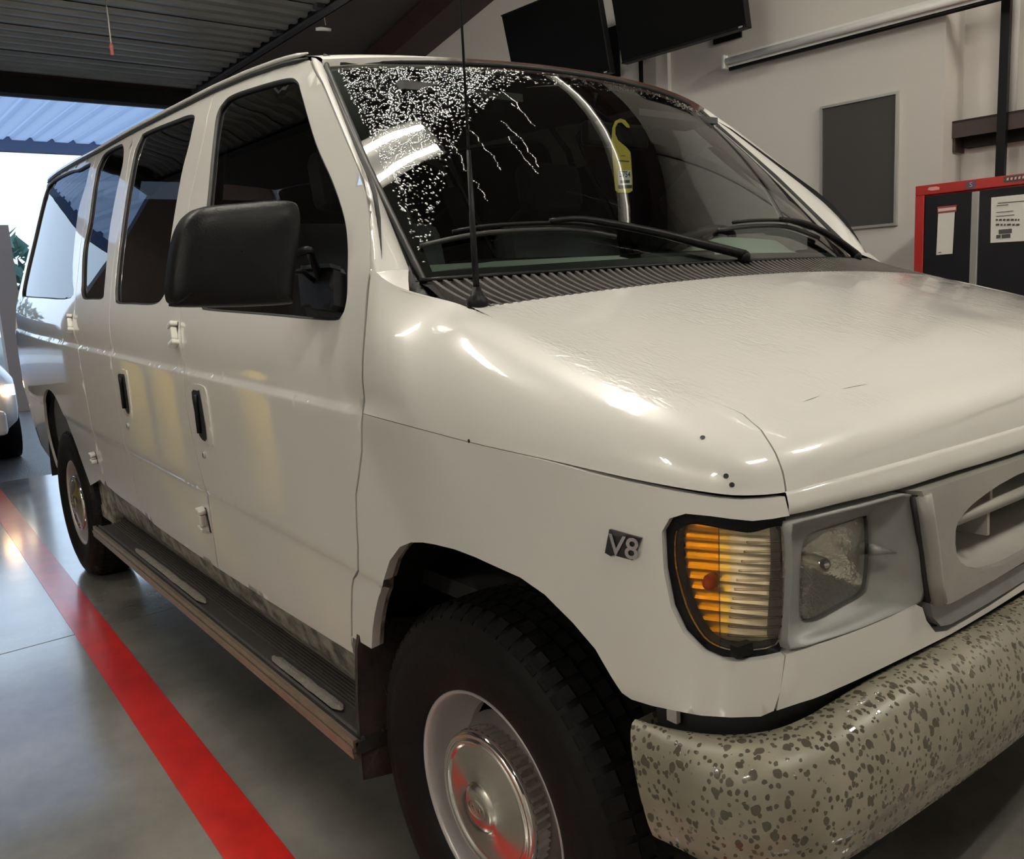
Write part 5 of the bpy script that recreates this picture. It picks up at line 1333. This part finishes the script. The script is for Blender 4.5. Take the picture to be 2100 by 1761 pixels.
# ---------- interior
mb = MB(); mb.box((-4.4, -0.80, 0.66), (-0.2, 0.80, 0.70)); vpart(mb, 'cabin_floor', CARPET)
mb = MB(); G = []
for y in np.linspace(-0.86, 0.86, 30):
    s = y/0.86; f_ = wsB(s*0.98)+np.array([-0.03, 0, -0.03])
    G.append([f_+np.array([0, 0, 0.012]), f_+np.array([-0.10, 0, 0.042]), f_+np.array([-0.20+0.05*s*s, 0, 0.062]), f_+np.array([-0.27+0.08*s*s, 0, 0.055]), f_+np.array([-0.31+0.1*s*s, 0, -0.02]), f_+np.array([-0.28+0.1*s*s, 0, -0.45])])
mb.grid(G); ds = vpart(mb, 'dashboard', DASHM)
mb = MB(); G = []
for y in np.linspace(0.17, 0.66, 14):
    s = (y-0.415)/0.245; h_ = 0.055*(1-s**4); f_ = wsB(y/0.86)+np.array([-0.20, 0, 0.025]); G.append([f_+np.array([0.05, 0, 0]), f_+np.array([0.0, 0, h_*0.8]), f_+np.array([-0.08, 0, h_]), f_+np.array([-0.15, 0, h_*0.7]), f_+np.array([-0.15, 0, -0.05])])
mb.grid(G); vpart(mb, 'instrument_hood', DASHM, ds)
def rbox(lo, hi): m_ = MB(); m_.box(lo, hi); return m_
vpart(rbox((-0.52, -0.62, 1.37), (-0.40, -0.30, 1.402)), 'dash_tray', BPLAS, ds, bevel=0.01)
vpart(rbox((-0.36, -0.20, 1.372), (-0.27, 0.10, 1.402)), 'dash_box', BPLAS, ds, bevel=0.015)
# steering wheel
mb = MB(); sc0 = Vector((-0.66, 0.40, 1.37)); ax = Vector((-0.55, 0, 0.83)).normalized(); e1 = Vector((0, 1, 0)); e2 = ax.cross(e1)
mb.tube([sc0+0.19*(math.cos(a)*e1+math.sin(a)*e2) for a in np.linspace(0, 2*math.pi, 36, endpoint=False)], 0.014, 8, closed=True); sw = vpart(mb, 'steering_wheel', BPLAS)
mb = MB(); mb.tube([sc0-ax*0.20, sc0-ax*0.02, sc0+ax*0.01], [0.03, 0.05, 0.06], 12)
for a in (0.3, math.pi-0.3, -math.pi/2): mb.tube([sc0, sc0+0.185*(math.cos(a)*e1+math.sin(a)*e2)], 0.013, 6)
vpart(mb, 'steering_hub', BPLAS, sw)
def seat(x, y, w):
    m_ = MB(); m_.box((x-0.28, y-w/2, 0.70), (x+0.24, y+w/2, 1.02)); s_ = vpart(m_, 'seat', SEAT, bevel=0.05)
    m_ = MB(); m_.box((-0.07, -w/2, 0.0), (0.07, w/2, 0.62), Matrix.Translation((x-0.30, y, 0.95)) @ Matrix.Rotation(-0.22, 4, 'Y')); vpart(m_, 'seat_back', SEAT, s_, bevel=0.05)
    if w < 0.7:
        m_ = MB(); m_.box((-0.05, -0.14, 0.66), (0.05, 0.14, 0.85), Matrix.Translation((x-0.32, y, 0.95)) @ Matrix.Rotation(-0.18, 4, 'Y')); vpart(m_, 'headrest', SEAT, s_, bevel=0.04)
seat(-0.85, 0.42, 0.56); seat(-0.85, -0.42, 0.56); seat(-1.9, 0.1, 1.4); seat(-2.8, 0.1, 1.4); seat(-3.7, 0.0, 1.5)
# inside mirror
mb = MB(); c_ = onX((1262, 278), -0.66); mb.box((c_[0]-0.02, c_[1]-0.13, c_[2]-0.035), (c_[0]+0.02, c_[1]+0.13, c_[2]+0.035)); im = vpart(mb, 'inside_mirror', BPLAS, bevel=0.012)
mb = MB(); g_ = ws(0.0, 0.86); mb.tube([c_+np.array([0.0, 0.0, 0.03]), (c_[0]+0.03, 0.0, c_[2]+0.06), g_-0.01*snorm(ws, 0, 0.86)], 0.008, 8); vpart(mb, 'mirror_stalk', BPLAS, im)
for sg in (-1, 1):
    mb = MB(); mb.box((-0.80, sg*0.42-0.19, 1.83), (-0.66, sg*0.42+0.19, 1.85), Matrix.Rotation(0.0, 4, 'Y')); vpart(mb, 'sun_visor', TRIM)

# ---------- yellow hang tag on the mirror: a thing of its own
XT = -0.634
def tg(q): return onX(q, XT)
tag_px = [(1272, 243), (1262, 248), (1256, 262), (1254, 290), (1257, 330), (1262, 390), (1268, 395), (1290, 395), (1297, 391), (1297, 365), (1293, 312), (1285, 302), (1268, 288), (1262, 275), (1262, 262), (1267, 252), (1275, 251), (1285, 261), (1292, 262), (1290, 256), (1282, 246)]
ht = empty('hang_tag', tuple(tg((1280, 395))), label='yellow permit tag numbered 5754 hooked on the inside mirror', cat='tag')
mb = MB(); mb.prism([tg(q) for q in tag_px], (-0.0012, 0, 0)); mb.obj('card', mat('tag_yellow', (0.62, 0.47, 0.07), 0.5, emit=None), parent=ht)
def patch(px, d, m, name):
    m_ = MB(); m_.add([tg(q)+np.array([d, 0, 0]) for q in px], [tuple(range(len(px)))]); return m_.obj(name, m, parent=ht)
patch([(1266, 350), (1293, 349), (1295, 379), (1268, 380)], 0.0006, mat('tag_white', (0.75, 0.74, 0.7), 0.5), 'number_field')
patch([(1267, 380), (1296, 379), (1296, 386), (1268, 387)], 0.0006, INK, 'black_bar')
patch([(1271, 370), (1291, 369), (1291, 375), (1272, 376)], 0.0010, INK, 'bar_code')
patch([(1273, 319), (1282, 319), (1282, 320.5), (1273, 320.5)], 0.0006, INK, 'print_line'); patch([(1267, 328), (1290, 330), (1290, 332.5), (1267, 331)], 0.0006, INK, 'print_line')
vs, fs = text_mesh('5754', 0.0245, 0.0, 0.0, 0.0004); c_ = tg((1281, 358)); mb = MB(); mb.add([c_+np.array([0.0012, v[0], v[1]]) for v in vs], fs); mb.obj('number', INK, parent=ht)

# ---------- rain drops on the windscreen
rd = MB(); rr_ = random.Random(11)
def drop(s, t, r, el):
    P = ws(s, t); n_ = snorm(ws, s, t); dn = ws(s, t-0.01)-ws(s, t+0.01); dn /= np.linalg.norm(dn); sd = np.cross(n_, dn)
    k = 6; base = [P+r*(math.cos(a)*sd+el*math.sin(a)*dn)+n_*0.0003 for a in np.linspace(0, 2*math.pi, k, endpoint=False)]
    mid = [P+0.62*r*(math.cos(a)*sd+el*math.sin(a)*dn)+n_*r*0.42 for a in np.linspace(0, 2*math.pi, k, endpoint=False)]
    rd.add(base+mid+[P+n_*r*0.55], [(i, (i+1) % k, k+(i+1) % k, k+i) for i in range(k)]+[(k+i, k+(i+1) % k, 2*k) for i in range(k)], True)
cnt = 0
while cnt < 9000:
    s, t = rr_.uniform(-0.97, 0.95), rr_.uniform(0.06, 0.97)
    px = proj(ws(s, t)); x, y = px
    # the wipers cleared an arc; drops stay on the unwiped right-hand corner and along the head
    edge_ = np.interp(y, [110, 250, 300, 420, 520], [1120, 960, 930, 900, 870])
    pr = 1.0 if x < edge_-60 else (0.35 if x < edge_ else 0.0)
    if t > 0.86: pr = max(pr, 0.16 if x < 1500 else 0.05)
    if rr_.random() > pr:
        cnt += 0.25; continue
    drop(s, t, rr_.uniform(0.0014, 0.0036), rr_.uniform(0.7, 1.3)); cnt += 1
for k in range(9):   # rivulets running down
    s0 = rr_.uniform(-0.95, -0.45); t = rr_.uniform(0.5, 0.95); s = s0
    for j in range(rr_.randint(14, 40)):
        t -= 0.0075; s += rr_.uniform(-0.004, 0.005)
        if t < 0.08: break
        x, y = proj(ws(s, t))
        drop(s, t, rr_.uniform(0.0012, 0.0022), 1.2)
rd.obj('rain_drops', DROP, parent=wsc, kind='stuff', fix=False)

# ================================================================== OUTSIDE
def can_extra(m, nt, b, tc):
    t = nt.nodes.new('ShaderNodeBsdfTranslucent'); t.inputs[0].default_value = (0.42, 0.5, 0.66, 1); mx = nt.nodes.new('ShaderNodeMixShader'); mx.inputs[0].default_value = 0.6
    out = [n for n in nt.nodes if n.type == 'OUTPUT_MATERIAL'][0]
    nt.links.new(b.outputs[0], mx.inputs[1]); nt.links.new(t.outputs[0], mx.inputs[2]); nt.links.new(mx.outputs[0], out.inputs[0])
CANM = mat('canopy_sheeting', (0.42, 0.5, 0.62), 0.5, extra=can_extra)
cn = empty('canopy', (-9, 0, 3.3), label='translucent corrugated canopy over the yard outside the rear door', cat='canopy')
for k in range(14):
    y0 = -5.0+k*0.72; m_ = MB(); prof = []
    for j in range(3):
        ya = y0+j*0.24; prof += [(ya, 3.33), (ya+0.15, 3.33), (ya+0.17, 3.37), (ya+0.22, 3.37), (ya+0.24, 3.33)]
    m_.grid([[(XD-0.15, y, z), (-11.0, y, z+0.10)] for y, z in prof], smooth=False); m_.obj('canopy_sheet', CANM, parent=cn)
m_ = MB(); m_.box((-11.12, -5.0, 3.30), (-11.0, 5.1, 3.50)); m_.obj('canopy_fascia', mat('fascia_blue', (0.16, 0.2, 0.3), 0.5), parent=cn)
POST = mat('post_tan', (0.26, 0.19, 0.15), 0.6)
for yp in (4.6,):
    m_ = MB(); m_.box((-10.95, yp-0.11, -0.02), (-10.73, yp+0.11, 3.40)); m_.obj('canopy_post', POST, parent=cn)
pp = onX((28, 700), -12.6)
m_ = MB(); m_.box((pp[0]-0.12, pp[1]-0.13, -0.02), (pp[0]+0.12, pp[1]+0.13, 2.55)); m_.obj('gate_post', POST, label='tan square post standing in the yard behind the parked car', cat='post')
# hedge and trees at the back of the yard
LEAF = mat('foliage', (0.05, 0.11, 0.09), 0.8, noise=(3, 0.5, (0.08, 0.15, 0.12)))
for i, (tx, ty, h_, lb) in enumerate(((-34, 2.5, 4.0, 'dark green tree seen past the post outside the rear door'), (-36, -3.0, 3.4, 'lower dark green tree at the far side of the yard'))):
    e = empty('tree', (tx, ty, -0.02), label=lb, cat='tree'); m_ = MB(); rt = random.Random(20+i)
    for k in range(420):
        a, b2, r_ = rt.uniform(0, 2*math.pi), rt.uniform(-0.7, 1.0), rt.uniform(0.5, 1.0)
        c_ = np.array([tx+2.2*r_*math.cos(a)*math.sqrt(1-min(0.95, b2*b2)), ty+2.6*r_*math.sin(a)*math.sqrt(1-min(0.95, b2*b2)), h_*0.62+h_*0.42*b2])
        d1, d2 = np.array([rt.uniform(-1, 1), rt.uniform(-1, 1), rt.uniform(-1, 1)])*0.5, np.array([rt.uniform(-1, 1), rt.uniform(-1, 1), rt.uniform(-1, 1)])*0.5
        m_.add([c_, c_+d1, c_+d1*0.5+d2], [(0, 1, 2)])
    m_.obj('crown', LEAF, parent=e); m_ = MB(); m_.tube([(tx, ty, -0.02), (tx, ty, h_*0.6)], [0.25, 0.15], 8); m_.obj('trunk', BROWN, parent=e)
# car waiting outside with its lamps on
CARP = mat('car_white', (0.62, 0.58, 0.58), 0.3, coat=0.6); CG = glass_mat('car_glass', (0.1, 0.11, 0.12), 1.5)
cx, cy = -7.35, -1.42
car = empty('parked_car', (cx-2.0, cy, 0), label='pale car outside the rear door with its headlamps on', cat='car')
def cgrid(secs):
    m_ = MB(); m_.grid(secs); return m_
secs = []
for x, hw_, z0, z1 in ((0.0, 0.55, 0.42, 0.66), (-0.04, 0.72, 0.34, 0.74), (-0.14, 0.83, 0.28, 0.82), (-0.4, 0.88, 0.26, 0.90), (-1.0, 0.90, 0.25, 1.00), (-1.3, 0.90, 0.25, 1.04), (-3.6, 0.90, 0.25, 1.04), (-4.2, 0.86, 0.3, 0.98), (-4.35, 0.7, 0.4, 0.8)):
    sec = []
    for a in np.linspace(0, 2*math.pi, 25)[:-1]:
        c_, s_ = math.cos(a), math.sin(a); k = 5.0
        r_ = (abs(c_)**k+abs(s_)**k)**(-1/k); sec.append((cx+x, cy+hw_*r_*c_, (z0+z1)/2+(z1-z0)/2*r_*s_))
    sec.append(sec[0]); secs.append(sec)
m_ = MB(); m_.grid(secs); m_.add(secs[0][:-1], [tuple(range(24))]); m_.add(secs[-1][:-1], [tuple(range(24))]); m_.obj('body', CARP, parent=car)
m_ = MB(); m_.grid([[(cx-1.15, cy-0.80, 1.02), (cx-1.15, cy+0.80, 1.02)], [(cx-1.9, cy-0.62, 1.46), (cx-1.9, cy+0.62, 1.46)], [(cx-3.0, cy-0.62, 1.48), (cx-3.0, cy+0.62, 1.48)], [(cx-3.9, cy-0.75, 1.04), (cx-3.9, cy+0.75, 1.04)]]); m_.obj('roof', CARP, parent=car)
m_ = MB(); m_.add([(cx-1.13, cy-0.74, 1.045), (cx-1.13, cy+0.74, 1.045), (cx-1.86, cy+0.58, 1.455), (cx-1.86, cy-0.58, 1.455)], [(0, 1, 2, 3)]); m_.obj('windscreen', CG, parent=car, fix=False)
for sg in (-1, 1):
    m_ = MB(); m_.add([(cx-1.2, cy+sg*0.81, 1.04), (cx-3.8, cy+sg*0.81, 1.04), (cx-3.0, cy+sg*0.64, 1.45), (cx-1.9, cy+sg*0.64, 1.45)], [(0, 1, 2, 3)]); m_.obj('side_window', CG, parent=car, fix=False)
    m_ = MB(); m_.lathe([(-0.02, 0.001), (0.0, 0.085), (0.02, 0.075), (0.03, 0.001)], (cx-0.055, cy+sg*0.62, 0.68), 20, 'x'); m_.obj('headlamp', mat('headlamp_on', (0.9, 0.8, 0.6), 0.3, emit=((1.0, 0.62, 0.30), 14.0)), parent=car)
    m_ = MB(); m_.box((cx-0.02, cy+sg*0.79-0.03, 0.64), (cx-0.09, cy+sg*0.79+0.03, 0.73)); m_.obj('side_lamp', mat('sidelamp_on', (0.9, 0.8, 0.6), 0.3, emit=((1.0, 0.8, 0.5), 5.0)), parent=car)
    m_ = MB(); m_.lathe([(-0.01, 0.001), (0.0, 0.045), (0.015, 0.001)], (cx+0.02, cy+sg*0.60, 0.46), 16, 'x'); m_.obj('fog_lamp', MATS['sidelamp_on'], parent=car)
    for wx in (-0.85, -3.5):
        m_ = MB(); m_.lathe([(-0.1, 0.001), (-0.1, 0.30), (0.1, 0.30), (0.1, 0.001)], (cx+wx, cy+sg*0.80, 0.28), 24, 'y'); m_.obj('wheel', TYRE, parent=car)
m_ = MB(); m_.box((cx-0.03, cy-0.72, 0.30), (cx+0.07, cy+0.72, 0.52)); m_.obj('bumper', CARP, parent=car, bevel=0.04)
m_ = MB(); m_.box((cx-0.01, cy-0.40, 0.60), (cx+0.01, cy+0.40, 0.70)); m_.obj('car_grille', BPLAS, parent=car)

# ================================================================== LAMPS
LAMPS = [(-0.69, -0.80, 3.6, 1.25, math.pi/2, 0.30, 'twin tube lamp straight over the windscreen of the van'),
         (2.2, -1.2, 3.9, 1.25, math.pi/2, 0.30, 'twin tube lamp under the roof ahead of the van'),
         (-0.6, -6.3, 3.7, 1.25, math.pi/2, 0.30, 'added twin tube fill lamp in the next bay level with the windscreen'),  # unseen lamp, added to keep the van's flank lit
         (2.2, -6.3, 3.9, 1.25, math.pi/2, 0.30, 'added twin tube fill lamp in the next bay ahead of the van'),  # second added flank fill, set far off to keep its streaks small
         (-2.1, -2.0, 3.5, 1.25, math.pi/2, 0.30, 'added twin tube fill lamp for the bollards beside the raised overhead door'),  # added to brighten the bollards mirrored in the flank
         (2.2, 1.7, 3.9, 1.25, math.pi/2, 0.30, 'added twin tube fill lamp for the side wall near the red cabinet'),  # added to light the side wall, clear of the windscreen reflection
         (-0.73, 1.5, 3.62, 2.5, -0.14, 0.0, 'single tube lamp running between the van and the televisions')]
for (x, y, z, L_, rz_, w_, lb) in LAMPS:
    lamp(x, y, z, L_, rz_, lb, strength=(({True: 150.0, False: 60.0}[y < -5] if y < -1.5 else 95.0) if y < 1 else 150.0) if w_ else 6.0, w=max(0.12, w_), tubes=(-1, 1) if w_ else (0,))
